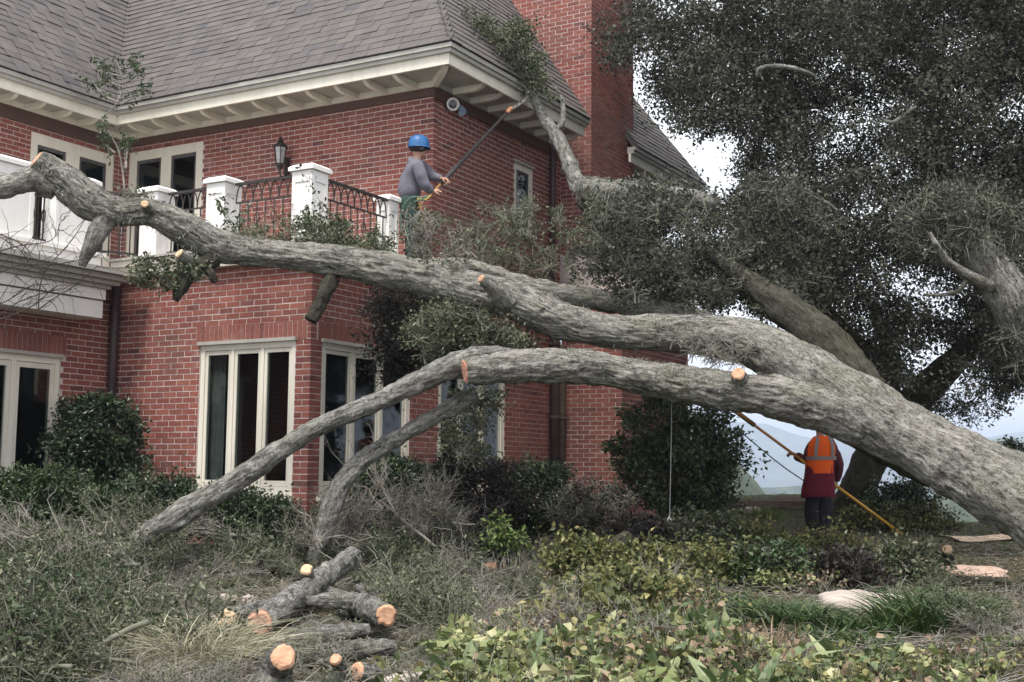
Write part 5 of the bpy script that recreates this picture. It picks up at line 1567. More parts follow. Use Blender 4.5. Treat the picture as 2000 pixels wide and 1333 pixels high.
shrub('shrub', 'dark open bush beyond the yellow pole right of the oak trunk', 1690, 1815, 935, 1030, 18.6, SHRUB_D, n=55, each=70, L=.06, cl=(.08, .16))
shrub('shrub', 'yellow green shrub crossed by the lower end of the yellow pole', 1640, 1860, 985, 1075, 18.3, SHRUB_Y, n=130, each=80, L=.05, tw=8)
shrub('shrub', 'mixed green shrub hiding the feet of the person in orange', 1500, 1690, 1050, 1135, 13.0, SHRUB_Y, n=100, each=70, L=.045, tw=8)
shrub('shrub', 'dark little bush on the skyline behind the trunk at the right edge', 1945, 2030, 862, 930, 20.5, SHRUB_D, n=40, each=60, L=.05, cl=(.07, .13))
shrub('shrub', 'small bright green seedling shrub in the shade of the brown shrub', 958, 1012, 1018, 1075, 11.0, GRASS_L, n=14, each=40, L=.05, cl=(.05, .08))
shrub('shrub', 'pale leafy mound at the centre bottom, between the bright grass and the strap grass', 1090, 1270, 1165, 1280, 7.7, SHRUB_Y, n=52, each=34, L=.075, cl=(.07, .15), tw=5, fill=.15)
shrub('shrub', 'green leafy mound right of the pale mound at the centre bottom', 1255, 1420, 1225, 1310, 7.1, PLANT_G, n=44, each=28, L=.08, cl=(.07, .15), tw=5, fill=.15)
shrub('shrub', 'small yellow green clump at the left end of the leafy foreground plants', 880, 965, 1238, 1320, 7.0, PLANT_Y, n=26, each=40, L=.07, cl=(.05, .10), tw=4, fill=.15)
shrub('shrub', 'dull green mound with dry leaves behind the pale leafy mound', 1150, 1330, 1120, 1205, 8.8, SHRUB_Y, n=60, each=45, L=.065, cl=(.07, .14), tw=7, fill=.15)
mid_group = 'yellow green shrubs in the middle of the garden'
for i, (x0, x1, y0, y1, d) in enumerate([(1070, 1200, 1062, 1150, 10.6), (1190, 1330, 1075, 1160, 10.3), (1310, 1450, 1065, 1160, 10.5), (1420, 1580, 1080, 1160, 10.4), (1560, 1720, 1090, 1160, 10.4), (1690, 1830, 1070, 1150, 11.0), (1180, 1310, 1020, 1085, 12.4), (1300, 1450, 1015, 1080, 12.6), (1420, 1520, 1030, 1085, 12.8)]):
    shrub('shrub', ['leafy yellow green shrub left of the middle row in the garden', 'pale yellow green shrub, second in the middle row', 'pale yellow green shrub in the centre of the middle row', 'dark leaved shrub in front of the person in orange', 'dark shrub behind the pale stone slab', 'twiggy shrub below the yellow pole tip, beside the sawdust', 'shrub behind the middle row below the hanging rope', 'grey green shrub behind the middle row, left of the person', 'low shrub by the tan mound near the person in orange'][i],
          x0, x1, y0, y1, d, [SHRUB_Y, SHRUB_Y, SHRUB_Y, SHRUB_M, SHRUB_P, OAK_F, SHRUB_P, OAK_F, SHRUB_Y][i], n=80, each=55, L=.052, group=mid_group, tw=8, fill=.12, cl=(.06, .16))

# ------------------------------------------------------------------ copies
def children_of(o):
    return list(o.children)
def copy_tree(o, loc, rot, scale, label=None):
    c = o.copy(); COL.objects.link(c)
    c.location = loc; c.rotation_euler = rot; c.scale = (scale,) * 3
    if label: c['label'] = label
    for ch in children_of(o):
        d = ch.copy(); d.parent = c; COL.objects.link(d)
    return c

# fallen branches: eight kinds, laid over the heap
def branch_proto(seed, L, leafy, m_t, m_l, lsize):
    r = np.random.default_rng(seed)
    t = thing('fallen_branch', 'x', 'branch', (0, 0, 0), 'cut branches heaped in the foreground')
    n = 16
    u = np.linspace(0, 1, n)
    stem = np.stack([u * L - L / 2, .10 * L * np.sin(u * 3 + seed) + .03 * r.normal(size=n).cumsum() * .3, .05 + .06 * np.sin(u * 5 + seed * 2)], -1)
    MB().tube(spline(stem, 30), np.linspace(.020, .006, 30) * (L / 1.4), 7).build('stem', m_t, t, smooth_=True)
    k = 46
    i = r.integers(3, n, k); d = unit(r.normal(size=(k, 3)) + [1.1, 0, .35]); d[:, 2] = np.abs(d[:, 2]) * .8
    tt = np.linspace(0, 1, 6)[None, :, None]; ln = r.uniform(.15, .5, (k, 1, 1)) * L
    T1 = stem[i][:, None] + d[:, None] * tt * ln + np.cumsum(r.normal(size=(k, 6, 3)) * .02 * L, 1)
    k2 = 260
    j = r.integers(0, k, k2); s = r.integers(1, 6, k2)
    d2 = unit(d[j] * .8 + r.normal(size=(k2, 3)) * .8)
    T2 = T1[j, s][:, None] + d2[:, None] * np.linspace(0, 1, 5)[None, :, None] * r.uniform(.06, .22, (k2, 1, 1)) + np.cumsum(r.normal(size=(k2, 5, 3)) * .010, 1)
    V1, F1 = twig_geo(T1, np.broadcast_to(np.linspace(.0075, .003, 6), (k, 6)), 4)
    V2, F2 = twig_geo(T2, np.broadcast_to(np.linspace(.0032, .0013, 5), (k2, 5)), 3)
    tag(mesh('twigs', *merge([(V1, F1), (V2, F2)]), m_t, t), kind='stuff')
    if leafy:
        P = T2[:, 1:].reshape(-1, 3); P = P[r.integers(0, len(P), leafy)] + r.normal(size=(leafy, 3)) * .012
        LL = r.uniform(.6, 1.3, leafy) * lsize
        mesh('leaves', *leaf_geo(P, r.normal(size=(leafy, 3)), LL, LL * .5, .1), m_l, t)
    return t
PROTOS = [branch_proto(101, 1.3, 1500, TWIG_G, OAK_F, .040), branch_proto(102, 1.0, 800, TWIG, OAK_F, .038), branch_proto(103, 1.5, 160, TWIG, DRYLEAF, .03), branch_proto(104, 1.1, 2000, TWIG_G, OAK_F, .040),
          branch_proto(105, .9, 80, TWIG, OAK_F, .03), branch_proto(106, 1.2, 1300, TWIG_D, SHRUB_M, .042), branch_proto(107, 1.0, 1600, TWIG_G, OAK_F, .040), branch_proto(108, 1.4, 0, TWIG, OAK_F, .03)]
LAB = ['leafy grey green oak branch lying on the brush heap', 'short half bare oak branch lying on the brush heap', 'long dry branch with a few dead leaves on the brush heap', 'dense leafy oak branch lying on the brush heap',
       'short bare grey twiggy branch lying on the brush heap', 'dark stemmed branch with green leaves on the brush heap', 'dull dark leaved branch lying on the brush heap', 'long bare pale branch lying on the brush heap']
for p, l in zip(PROTOS, LAB): p['label'] = l
used = [False] * 8
MARKS = [(158, 1062, 'the bright wild grass'), (290, 1045, 'the end of the long leaning bough'), (615, 1080, 'the foot of the second bough'), (380, 1180, 'the tan edging stones'), (598, 1112, 'the pale topped stub'),
         (441, 1210, 'the short orange faced log'), (507, 1220, 'the pink faced log'), (752, 1204, 'the ragged orange faced log'), (385, 1325, 'the straw grass'), (60, 1060, 'the left hedge'), (30, 1300, 'the bottom left corner'),
         (200, 1230, 'the middle of the left heap'), (650, 1150, 'the lichen covered rock'), (968, 1112, 'the rusty sawdust'), (1062, 1262, 'the half hidden grey rock'), (800, 1330, 'the pale rock at the bottom edge'), (985, 1050, 'the bright seedling shrub'),
         (1308, 1030, 'the hanging rope'), (1150, 1092, 'the brown weathered log'), (1885, 1122, 'the pink sawdust'), (1850, 1085, 'the short stump'), (1970, 1200, 'the right edge'), (1685, 1190, 'the pale stone slab'), (1825, 1215, 'the tall strap grass'),
         (1525, 1280, 'the dry grass fan'), (1990, 1262, 'the small bright grass patch'), (1420, 1205, 'the leftmost strap grass'), (1180, 1330, 'the bottom edge below the grey rock'), (1500, 1330, 'the bottom edge below the strap grass'), (1720, 1330, 'the bottom edge below the stone slab'), (1900, 1330, 'the bottom right corner')]
taken = set()
def where(head, p):
    """head + place told by the nearest landmark; never the same label twice"""
    q = proj(p)
    order = sorted(MARKS, key=lambda m: (m[0] - q[0]) ** 2 + 4 * (m[1] - q[1]) ** 2)
    for m in order[:7]:
        dx, dy = q[0] - m[0], q[1] - m[1]
        side = ('just right of' if dx > 0 else 'just left of') if abs(dx) > 2 * abs(dy) else ('in front of' if dy > 0 else 'behind')
        if abs(dx) > 170 or abs(dy) > 90: side = side.replace('just', 'well')
        l = head + ' ' + side + ' ' + m[2]
        if l not in taken and len(l.split()) < 17:
            taken.add(l); return l
    return None
brush = thing('brush_heap', 'tangled heap of grey cut oak brush covering the left foreground', 'brush')
brush['kind'] = 'stuff'
def place_tree(o, loc, rot, s, holder=None):
    if holder is None:
        return copy_tree(o, loc, rot, s)
    from mathutils import Euler
    Mx = Matrix.Translation(Vector(loc)) @ Euler(rot).to_matrix().to_4x4() @ Matrix.Scale(s, 4)
    for ch in children_of(o):
        d = ch.copy(); d.parent = holder; d.matrix_local = Mx; d['kind'] = 'stuff'; COL.objects.link(d)
def put_branch(kind, loc, rot, s, own=False):
    label = where(HEADS[kind], loc) if (own or not used[kind]) else None
    if label and not used[kind]:
        used[kind] = True
        o = PROTOS[kind]; o.location = loc; o.rotation_euler = rot; o.scale = (s,) * 3; o['label'] = label
    elif label:
        copy_tree(PROTOS[kind], loc, rot, s, label)
    else:
        place_tree(PROTOS[kind], loc, rot, s, brush)
HEADS = ['leafy grey green oak branch', 'short half bare oak branch', 'long dry branch with few dead leaves', 'dense leafy oak branch', 'short bare twiggy branch', 'dark green leaved branch', 'dull dark leaved branch', 'long bare pale branch']
def heap_h(px, py):
    return .52 * np.exp(-((px - 200) / 300) ** 2 - ((py - 1110) / 80) ** 2) + .34 * np.exp(-((px - 740) / 130) ** 2 - ((py - 1060) / 70) ** 2)
cnt = 0
while cnt < 200:
    px, py = rng.uniform(-80, 930), rng.uniform(1035, 1370)
    s = rng.uniform(.5, .95)
    if px > 560 and py > 1240: continue
    if px > 250 and 1130 < py and px < 840: s *= .42
    if 330 < px < 840 and 1085 < py and rng.random() < .55: continue
    if 400 < px < 820 and 1170 < py: continue
    if 240 < px < 520 and 1215 < py: continue
    p = G(px, py)
    lift = heap_h(px, py) * rng.uniform(.0, .9)
    k = int(rng.choice(8, p=[.22, .10, .08, .22, .06, .14, .13, .05]))
    put_branch(k, (p[0], p[1], p[2] + .015 + lift), (rng.normal(0, .22), rng.normal(0, .18), rng.uniform(0, 6.28)), s, own=cnt % 5 == 0)
    cnt += 1
for q in range(60):                       # thinner spill over the middle and the far right
    px, py = rng.choice([rng.uniform(860, 1150), rng.uniform(860, 1150), rng.uniform(1830, 2040), rng.uniform(1080, 1300)]), rng.uniform(1030, 1290)
    if px > 1760 and py < 1150: continue
    p = G(px, py)
    k = int(rng.choice([1, 2, 4, 6, 7]))
    put_branch(k, (p[0], p[1], p[2] + .02), (rng.normal(0, .2), rng.normal(0, .15), rng.uniform(0, 6.28)), rng.uniform(.35, .7), own=q % 5 == 0)
for q in range(190):                       # short bits between the logs
    px, py = rng.uniform(300, 860), rng.uniform(1110, 1380)
    if 390 < px < 810 and py > 1150 and rng.random() < .80: continue
    p = G(px, py)
    put_branch(int(rng.choice([0, 1, 2, 4, 6, 7])), (p[0], p[1], p[2] + .01), (rng.normal(0, .2), rng.normal(0, .12), rng.uniform(0, 6.28)), rng.uniform(.22, .46))
for i in range(48):                       # standing brush under the boughs and by the window
    px, py = rng.uniform(640, 900), rng.uniform(1000, 1075)
    p = G(px, py + 40)
    k = int(rng.choice([1, 2, 4, 7]))
    put_branch(k, (p[0], p[1], p[2] + rng.uniform(.12, .5)), (rng.normal(0, .5), rng.uniform(-1.0, .1), rng.uniform(0, 6.28)), rng.uniform(.5, .85))

# loose litter over the whole ground
def litter():
    n = 70000
    y = 5.2 + (rng.random(n) ** 1.3) * 17
    x = (rng.random(n) * 2 - 1) * (y * .46 + .4)
    z = gz(x, y)
    P = np.stack([x, y, z + rng.uniform(0, .03, n)], -1)
    lf = x > .25 * y * .2
    LL = rng.uniform(.015, .042, n)
    a = rng.random(n)
    D = rdir(n) * [1, 1, .35]
    g = (a < .45)
    tag(mesh('leaf_litter', *leaf_geo(P[g], D[g], LL[g], LL[g] * .55), DRYLEAF), 'dry brown leaves and wood chips scattered over the soil', 'litter', kind='stuff')
    g2_ = ~g
    tag(mesh('green_litter', *leaf_geo(P[g2_], D[g2_], LL[g2_], LL[g2_] * .5), OAK_F), 'grey green oak leaves scattered over the soil', 'litter', kind='stuff')
    n = 16000
    y = 5.2 + (rng.random(n) ** 1.3) * 13
    x = (rng.random(n) * 2 - 1) * (y * .46 + .4)
    P = np.stack([x, y, gz(x, y) + rng.uniform(.0, .07, n)], -1)
    d = rdir(n) * [1, 1, .3]
    T = P[:, None] + d[:, None] * np.linspace(0, 1, 4)[None, :, None] * rng.uniform(.06, .32, (n, 1, 1)) + np.cumsum(rng.normal(size=(n, 4, 3)) * .008, 1)
    tag(mesh('twig_litter', *twig_geo(T, np.broadcast_to(np.linspace(.0032, .0014, 4), (n, 4))), TWIG), 'broken grey twigs scattered over the garden', 'litter', kind='stuff')
    # low weeds
    n = 40000
    y = 5.4 + (rng.random(n) ** 1.1) * 17
    x = (rng.random(n) * 2 - 1) * (y * .46 + .4)
    P = np.stack([x, y, gz(x, y) - .005], -1)
    k = fbm(P * 1.1, 3, 88) > .02
    k &= ~((x > -2.1) & (x < -.5) & (y > 5.2) & (y < 9.2) & (rng.random(n) < .85))
    P = P[k]
    tag(mesh('weeds', *blade_geo(P, np.array([0, 0, 1.0]) + .7 * rdir(len(P)), rng.uniform(.04, .14, len(P)) * (1 + .6 * smooth(14, 20, P[:, 1])), .006, .6, 3), GRASS_L), 'low weeds and fine grass between the plants', 'weeds', kind='stuff')
litter()

# ------------------------------------------------------------------ grasses, leafy plants
def tuft(name, label, px, py, n, L, W, m, spread, bend=.7, group=None, lean=.55):
    p = G(px, py)
    t = thing(name, label, 'grass', p, group)
    q = rng.normal(size=(n, 3)) * spread * [1, 1, 0]
    P = p + q; P[:, 2] = gz(P[:, 0], P[:, 1])
    D = np.array([0, 0, 1.0]) + unit(q + 1e-6) * lean * rng.random((n, 1)) + .25 * rdir(n)
    V, F = blade_geo(P, D, rng.uniform(.5, 1.1, n) * L, W, bend, 5)
    tag(mesh('blades', V, F, m, t), kind='stuff')
    return t
GD = 'tufts of dark strap leaved grass around the pale stone'
GL = ['leftmost dark strap grass tuft, by the yellow green plants', 'second dark strap grass tuft from the left', 'third dark strap grass tuft from the left', 'dark strap grass tuft midway between the left end and the stone slab', 'dark strap grass tuft just left of the stone slab', 'low dark grass tuft at the left front corner of the stone slab', 'short dark grass tuft in front of the stone slab', 'dark grass tuft at the right front corner of the stone slab', 'tall dark grass tuft touching the right end of the stone slab', 'tallest dark grass tuft, right of the stone slab', 'wide dark grass tuft, second from the right', 'rightmost dark strap grass tuft below the pink sawdust', 'short dark grass in front, left of the slab centre', 'shortest dark grass tuft, in front of the slab centre']
for gi, (px, py, n, L, sp) in enumerate( [(1408, 1205, 160, .30, .09), (1455, 1215, 170, .30, .09), (1505, 1222, 170, .32, .09), (1552, 1228, 180, .32, .09), (1600, 1232, 180, .30, .09), (1648, 1240, 170, .24, .09), (1700, 1245, 160, .20, .08), (1750, 1238, 200, .36, .08), (1782, 1225, 240, .46, .08), (1815, 1230, 260, .44, .10), (1858, 1222, 220, .38, .10), (1890, 1212, 150, .30, .09), (1620, 1262, 120, .20, .09), (1690, 1268, 100, .18, .09)]):
    tuft('grass_tuft', GL[gi], px, py, n, L, .011, GRASS_D, sp, .75, GD)
tuft('grass_tuft', 'pale straw coloured fine grass tuft at the bottom edge', 375, 1318, 1300, .50, .004, GRASS_S, .11, .8, lean=.9)
tuft('grass_tuft', 'second straw coloured grass clump left of the big tuft', 300, 1345, 300, .24, .004, GRASS_S, .08, .8, lean=.9)
tuft('grass_tuft', 'bright green grass patch beside the grey rock in the middle', 1040, 1245, 420, .16, .006, GRASS_L, .16, .6)
tuft('grass_tuft', 'bright green wild grass in front of the left hedge', 158, 1062, 260, .32, .008, GRASS_L, .20, .5)
tuft('grass_tuft', 'small bright grass patch at the right edge of the litter', 1990, 1262, 200, .08, .006, GRASS_L, .10, .5)
tuft('grass_tuft', 'green grass tuft on the bank left of the person in orange', 1492, 1012, 150, .28, .012, GRASS_L, .14, .5)
tuft('grass_tuft', 'dry grass fan with pale dead tips in the right foreground', 1525, 1290, 60, .30, .010, DRYLEAF, .04, .6)

def plant_proto(seed, kind):
    r = np.random.default_rng(seed)
    t = thing('leafy_plant', 'x', 'plant', (0, 0, 0), 'leafy ground plants in the right foreground')
    if kind == 'broad':
        n = 26; th = r.uniform(0, 6.28, n); el = r.uniform(.25, 1.25, n)
        D = np.stack([np.cos(th) * np.cos(el), np.sin(th) * np.cos(el), np.sin(el)], -1)
        P = D * r.uniform(.02, .14, (n, 1)) * [1, 1, 1.2]
        L = r.uniform(.07, .15, n); V, F = broad_geo(P, D, L, L * r.uniform(.34, .48, n), .45); m = PLANT_G
        st = np.stack([np.zeros((n, 3)), P * .5 + [0, 0, .0], P], 1)
    elif kind == 'varieg':
        n = 85; th = r.uniform(0, 6.28, n); rad = r.random(n) ** .6 * .22
        P = np.stack([np.cos(th) * rad, np.sin(th) * rad, .05 + .16 * r.random(n) * (1 - rad * 2)], -1)
        D = unit(np.stack([np.cos(th), np.sin(th), r.uniform(-.1, .9, n)], -1) + r.normal(size=(n, 3)) * .5)
        L = r.uniform(.045, .085, n); V, F = broad_geo(P, D, L, L * r.uniform(.7, 1.0, n), .3, .16); m = PLANT_Y
        st = np.stack([P * [.3, .3, 0], P * [.8, .8, .6], P], 1)
    elif kind == 'lance':
        n = 34; th = r.uniform(0, 6.28, n); el = r.uniform(.1, 1.1, n)
        D = np.stack([np.cos(th) * np.cos(el), np.sin(th) * np.cos(el), np.sin(el)], -1)
        P = D * r.uniform(.01, .08, (n, 1)) + [0, 0, .03]
        L = r.uniform(.16, .30, n); V, F = broad_geo(P, D, L, L * .17, .7); m = PLANT_G
        st = np.stack([np.zeros((n, 3)), P * .5, P], 1)
    else:
        n = 95; P = r.normal(size=(n, 3)) * [.16, .16, .06] + [0, 0, .13]; P[:, 2] = np.maximum(P[:, 2], .02)
        D = r.normal(size=(n, 3)) + [0, 0, .3]
        L = r.uniform(.03, .06, n); V, F = broad_geo(P, D, L, L * .8, .25, .15); m = {'small': SHRUB_Y, 'dry': DRYLEAF}[kind]
        st = np.stack([P * [.4, .4, 0], P * [.8, .8, .6], P], 1)
    mesh('leaves', V, F, m, t)
    tag(mesh('stems', *twig_geo(st, np.broadcast_to(np.linspace(.004, .002, 3), (len(st), 3)), 3), TWIG_G, t), kind='stuff')
    return t
PK = ['broad', 'varieg', 'lance', 'small', 'dry', 'varieg', 'broad', 'small']
PLAB = ['broad leaved green plant in the right foreground', 'pale yellow variegated leafy plant in the right foreground', 'plant with long lance shaped green leaves in the right foreground', 'small leaved yellow green plant among the foreground plants', 'withered brown leaved plant among the foreground plants',
        'cream and green variegated plant in the right foreground', 'larger broad leaved green plant in the right foreground', 'low yellow green plant among the foreground plants']
PP = [plant_proto(200 + i, k) for i, k in enumerate(PK)]
for p, l in zip(PP, PLAB): p['label'] = l
usedp = [False] * 8
cover = thing('ground_cover', 'mixed leafy ground cover filling the right foreground', 'ground cover')
cover['kind'] = 'stuff'
PHEADS = ['broad leaved green plant', 'pale yellow variegated plant', 'plant with lance shaped leaves', 'small leaved yellow green plant', 'withered brown leaved plant', 'cream and green variegated plant', 'larger broad leaved plant', 'low yellow green plant']
def put_plant(k, px, py, s, own=False):
    p = G(px, py)
    rot = (rng.normal(0, .12), rng.normal(0, .12), rng.uniform(0, 6.28))
    label = where(PHEADS[k], p) if own or not usedp[k] else None
    if label and not usedp[k]:
        usedp[k] = True; o = PP[k]; o.location = p; o.rotation_euler = rot; o.scale = (s,) * 3; o['label'] = label
    elif label: copy_tree(PP[k], p, rot, s, label)
    else: place_tree(PP[k], p, rot, s, cover)
for i in range(290):
    px, py = rng.uniform(880, 1960), rng.uniform(1200, 1440)
    if py < 1330 - (px - 880) * .9: continue
    if px > 1350 and py < 1300: continue
    if px > 1780 and rng.random() < .6: continue
    put_plant(int(rng.choice(8, p=[.12, .15, .08, .20, .15, .12, .06, .12])), px, py, rng.uniform(.45, .9) * (1.15 if px < 1450 and py > 1290 else 1.0), own=i % 6 == 0)
for i in range(110):
    px, py = rng.uniform(1080, 1640), rng.uniform(1120, 1230)
    if px > 1390 and py > 1165: continue
    put_plant(int(rng.choice([1, 3, 3, 4, 5, 7])), px, py, rng.uniform(.5, .8), own=i % 7 == 0)
for px, py, k, s in [(1390, 1335, 0, 1.0), (1420, 1315, 6, .8), (905, 1290, 1, .8), (1130, 1210, 0, .9), (1165, 1190, 4, .9), (1530, 1345, 2, 1.0), (1640, 1345, 6, 1.0), (1480, 1350, 2, .9), (1010, 1345, 0, 1.0), (1800, 1345, 5, .9), (1850, 1340, 4, .8), (1900, 1350, 3, .8), (1180, 1340, 6, 1.0), (1290, 1345, 0, .9), (940, 1340, 2, .9), (1060, 1330, 2, .9)]:
    put_plant(k, px, py, s, own=True)

# ------------------------------------------------------------------ stones, sawdust
def rock(name, label, px, py, sx, sy, sz, m, d=None, seed=0, flat=.35, cat='stone', lift=0.0):
    p = G(px, py) if d is None else at(px, py, d)
    p = p + HZ * lift
    n, k = 18, 26
    V = []
    for i in range(n + 1):
        ph = math.pi * i / n
        for j in range(k):
            th = 2 * math.pi * j / k
            V.append((math.sin(ph) * math.cos(th), math.sin(ph) * math.sin(th), math.cos(ph)))
    V = np.array(V)
    V[:, 2] = np.sign(V[:, 2]) * np.minimum(np.abs(V[:, 2]), flat + .12 * np.abs(V[:, 2])) / flat
    q = 1 + .22 * fbm(V * 1.6 + seed, 4, seed)
    q = q + .05 * np.round(fbm(V * 3 + seed, 2, seed + 4) * 4) / 4
    V = V * q[:, None] * [sx, sy, sz] + p
    i = np.arange(n)[:, None] * k; j = np.arange(k)[None]; j2 = (j + 1) % k
    F = np.stack([i + j, i + k + j, i + k + j2, i + j2], -1).reshape(-1, 4)
    return tag(mesh(name, V, F, m, loc=p, smooth_=True), label, cat)
rock('stone_slab', 'flat pale beige stone slab lying among the dark grass tufts', 1683, 1190, .31, .26, .08, STONE, seed=5, flat=.32)
rock('rock', 'grey rock half hidden by leaves beside the bright grass', 1062, 1262, .11, .12, .13, STONE_G, seed=8, flat=.7)
rock('rock', 'pale tan rock at the bottom edge below the logs', 800, 1350, .13, .10, .06, STONE, seed=11, flat=.7)
rock('rock', 'grey lichen covered rock among twigs right of the upright cut stub', 650, 1150, .12, .10, .10, STONE_G, seed=14, flat=.8)
rock('rock', 'low tan earth coloured rock in the middle distance left of the shrubs', 960, 1105, .30, .12, .05, STONE_G, seed=17, flat=.7)
rock('rock', 'small pale rock on the bank behind the shrubs', 1465, 1002, .18, .12, .08, STONE, seed=18, flat=.7)
EDG = 'stones of the tan edging row behind the logs'
for i in range(6):
    rock('edging_stone', ['leftmost tan edging stone of the broken row behind the logs', 'second tan edging stone from the left end of the row', 'cracked tan edging stone near the middle of the row', 'tan edging stone right of the cracked one', 'tan edging stone nearest the cut logs but one', 'tan edging stone at the right end of the row above the logs'][i],
         285 + 40 * i, 1178 + (i % 2) * 4, .085, .07, .05, STONE, seed=20 + i, flat=.7).__setitem__('group', EDG)
rock('sawdust_pile', 'thin spread of pink sawdust near the right edge', 1885, 1122, .42, .30, .06, SAWDUST, seed=31, flat=.7, cat='sawdust')
rock('sawdust_pile', 'small tan sawdust mound left of the person in orange', 1432, 1035, .22, .16, .10, SAWDUST, seed=33, flat=.8, cat='sawdust')
rock('sawdust_pile', 'rusty sawdust patch in the middle below the brown shrub', 968, 1112, .16, .12, .05, m_plain('rusty_sawdust', (.36, .17, .10), .95, .1, .3, 20, .6), seed=35, flat=.8, cat='sawdust')

# ------------------------------------------------------------------ sawn logs
def log(label, pts, seed, cut=CUT, cut2=None, m=BARK_L, ridge=.11, lump=.16, nring=90, name='log'):
    base = at(pts[-1][0], pts[-1][1], pts[-1][3])
    t = thing(name, label, 'log', base, 'sawn logs lying in the foreground brush')
    limb('bark', pts, t, m=m, nring=nring, k=36, ridge=ridge, lump=lump, seed=seed, cut=cut, start_cut=cut2)
    return t
log('upright cut stub with a small pale yellow sawn top', [(606, 1165, 15, 8.6), (602, 1140, 14, 8.5), (598, 1113, 13, 8.38)], 71, CUT_P)
log('short thick log with an orange sawn face left of the pink oval one', [(520, 1190, 19, 7.9), (475, 1202, 20, 7.5), (441, 1208, 20, 7.2)], 72, CUT_P)
log('long log with a large pink oval sawn face', [(690, 1090, 20, 9.6), (630, 1130, 22, 8.9), (570, 1175, 26, 7.9), (507, 1217, 28, 7.15)], 73, CUT_R, nring=90)
log('crooked log with a ragged orange sawn face at its right end', [(630, 1165, 20, 8.8), (680, 1178, 21, 8.4), (722, 1190, 24, 7.5), (752, 1203, 23, 7.0)], 74, CUT)
log('fuzzy log with an orange sawn top at the bottom edge', [(520, 1410, 40, 5.45), (528, 1350, 37, 5.46), (541, 1308, 33, 5.5), (554, 1282, 28, 5.38)], 75, CUT, m=BARK_L, lump=.2)
log('thin stub with a small bright orange sawn face near the bottom', [(684, 1360, 14, 5.64), (672, 1325, 14, 5.62), (656, 1290, 13, 5.5)], 76, CUT)
log('log at the bottom edge with a round orange sawn face', [(815, 1350, 23, 5.9), (755, 1334, 22, 5.8), (697, 1313, 21, 5.66)], 77, CUT)
log('short log with a pale sawn side behind the round faced log', [(640, 1390, 18, 5.5), (650, 1350, 18, 5.52), (662, 1312, 15, 5.55)], 81, CUT_P)
log('split piece of wood with an orange face above the ragged log', [(700, 1150, 12, 8.6), (725, 1158, 13, 8.4), (748, 1170, 11, 8.2)], 82, CUT)
log('grey bent log lying behind the pile below the bough foot', [(560, 1200, 10, 8.3), (600, 1190, 14, 8.5), (660, 1195, 15, 8.6), (720, 1225, 14, 8.3), (770, 1240, 9, 8.1)], 83, None)
log('thick grey log crossing under the pink faced log', [(430, 1262, 16, 7.2), (470, 1240, 19, 7.5), (520, 1222, 20, 7.9), (600, 1215, 16, 8.2)], 84, CUT_P)
log('weathered log lying on top of the ragged faced log', [(600, 1180, 14, 8.0), (650, 1172, 17, 7.9), (700, 1176, 18, 7.8), (745, 1184, 15, 7.7)], 91, None)
log('grey log lying across behind the bottom edge logs', [(575, 1290, 14, 6.2), (630, 1278, 19, 6.3), (700, 1268, 20, 6.4), (770, 1264, 15, 6.5)], 92, None, cut2=CUT_P)
log('lichen covered log between the pink faced log and the bottom edge logs', [(520, 1262, 12, 6.7), (580, 1250, 17, 6.8), (650, 1238, 18, 6.9), (720, 1232, 13, 7.0)], 93, None)
log('mossy greenish bough slanting up to the right between the logs', [(420, 1300, 14, 6.9), (480, 1276, 16, 7.1), (560, 1248, 17, 7.4), (640, 1222, 16, 7.8), (720, 1200, 13, 8.3), (790, 1170, 8, 8.8)], 78, CUT_P, m=m_bark('mossy_bark', (.20, .21, .15), (.04, .042, .03), (.30, .33, .22), (.12, .16, .06), .7, .5), nring=90)
log('brown weathered log lying in the shrubs right of the rusty sawdust', [(1225, 1050, 14, 11.5), (1190, 1072, 16, 11.2), (1150, 1092, 14, 10.9), (1110, 1104, 9, 10.7)], 79, None, m=BARK_D)
log('short sawn stump with a pale top near the sawdust at right', [(1850, 1096, 13, 11.5), (1850, 1085, 12, 11.45), (1850, 1074, 11, 11.4)], 80, CUT_P, m=BARK_D, name='stump')

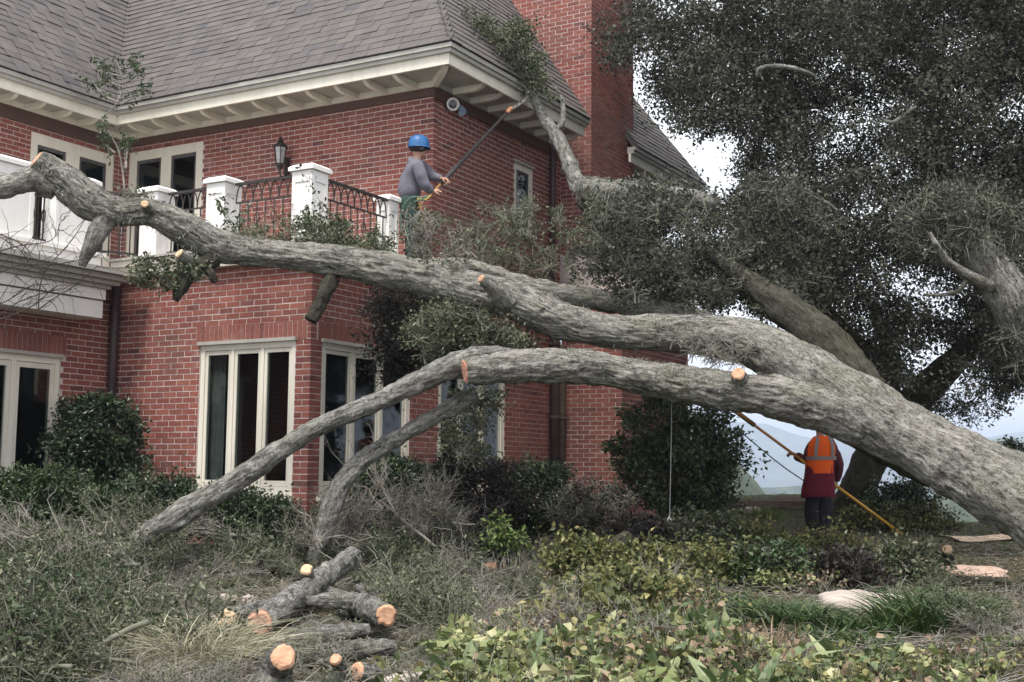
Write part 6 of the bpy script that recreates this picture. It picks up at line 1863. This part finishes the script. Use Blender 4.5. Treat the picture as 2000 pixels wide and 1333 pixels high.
# bare twiggy shrub at the left edge in front of the balcony beam
def bare_shrub():
    base = at(-60, 660, 11.2)
    t = thing('bare_shrub', 'leafless dark twigs spreading in front of the white balcony beam', 'shrub', base)
    P, R = [], []
    mains = [[(-80, 700), (20, 600), (110, 560), (60, 520)], [(75, 605), (78, 560), (92, 525), (140, 470), (165, 430)], [(-40, 560), (30, 520), (110, 517), (200, 498)], [(-40, 640), (60, 600), (110, 560), (150, 560)],
             [(75, 605), (110, 580), (150, 555), (190, 520)], [(-30, 600), (10, 590), (60, 560), (100, 555)], [(-30, 500), (40, 480), (100, 470), (120, 430)], [(-30, 450), (30, 470), (60, 500), (30, 540)], [(90, 530), (60, 515), (40, 490), (10, 470)]]
    cur = []
    for mth in mains:
        d = rng.uniform(11.1, 11.6)
        S = spline(np.array([np.array(at(x, y, d + rng.normal(0, .05))) for x, y in mth]), 14)
        cur.append(S); P.append(S); R.append(np.linspace(.007, .003, 14))
    for S in list(cur):
        for _ in range(13):
            i = rng.integers(2, 14)
            d = unit(rng.normal(size=3) * [1, .5, 1] + [.4, 0, .2]); L = rng.uniform(.10, .40)
            q = S[i] + d * np.linspace(0, 1, 14)[:, None] * L + np.cumsum(rng.normal(size=(14, 3)) * .006, 0)
            P.append(q); R.append(np.linspace(.0035, .0014, 14))
    V, F = twig_geo(np.array(P), np.array(R), 5)
    tag(mesh('twigs', V, F, TWIG_D, t), kind='stuff')
bare_shrub()

# ------------------------------------------------------------------ haze
def haze():
    hm = bpy.data.materials.new('haze'); hm.use_nodes = True
    nt = hm.node_tree
    for n in list(nt.nodes): nt.nodes.remove(n)
    o = nt.nodes.new('ShaderNodeOutputMaterial'); v = nt.nodes.new('ShaderNodeVolumePrincipled')
    v.inputs['Color'].default_value = (.70, .82, 1.0, 1)
    v.inputs['Density'].default_value = .00042
    v.inputs['Anisotropy'].default_value = .2
    nt.links.new(v.outputs[0], o.inputs['Volume'])
    x0, x1, y0, y1, z0, z1 = -2600, 4300, -60, 5300, -130, 190
    V = [(x0, y0, z0), (x1, y0, z0), (x1, y1, z0), (x0, y1, z0), (x0, y0, z1), (x1, y0, z1), (x1, y1, z1), (x0, y1, z1)]
    tag(mesh('haze', V, BOXF, hm), 'pale blue haze over the distant valley', 'haze', kind='stuff')
haze()
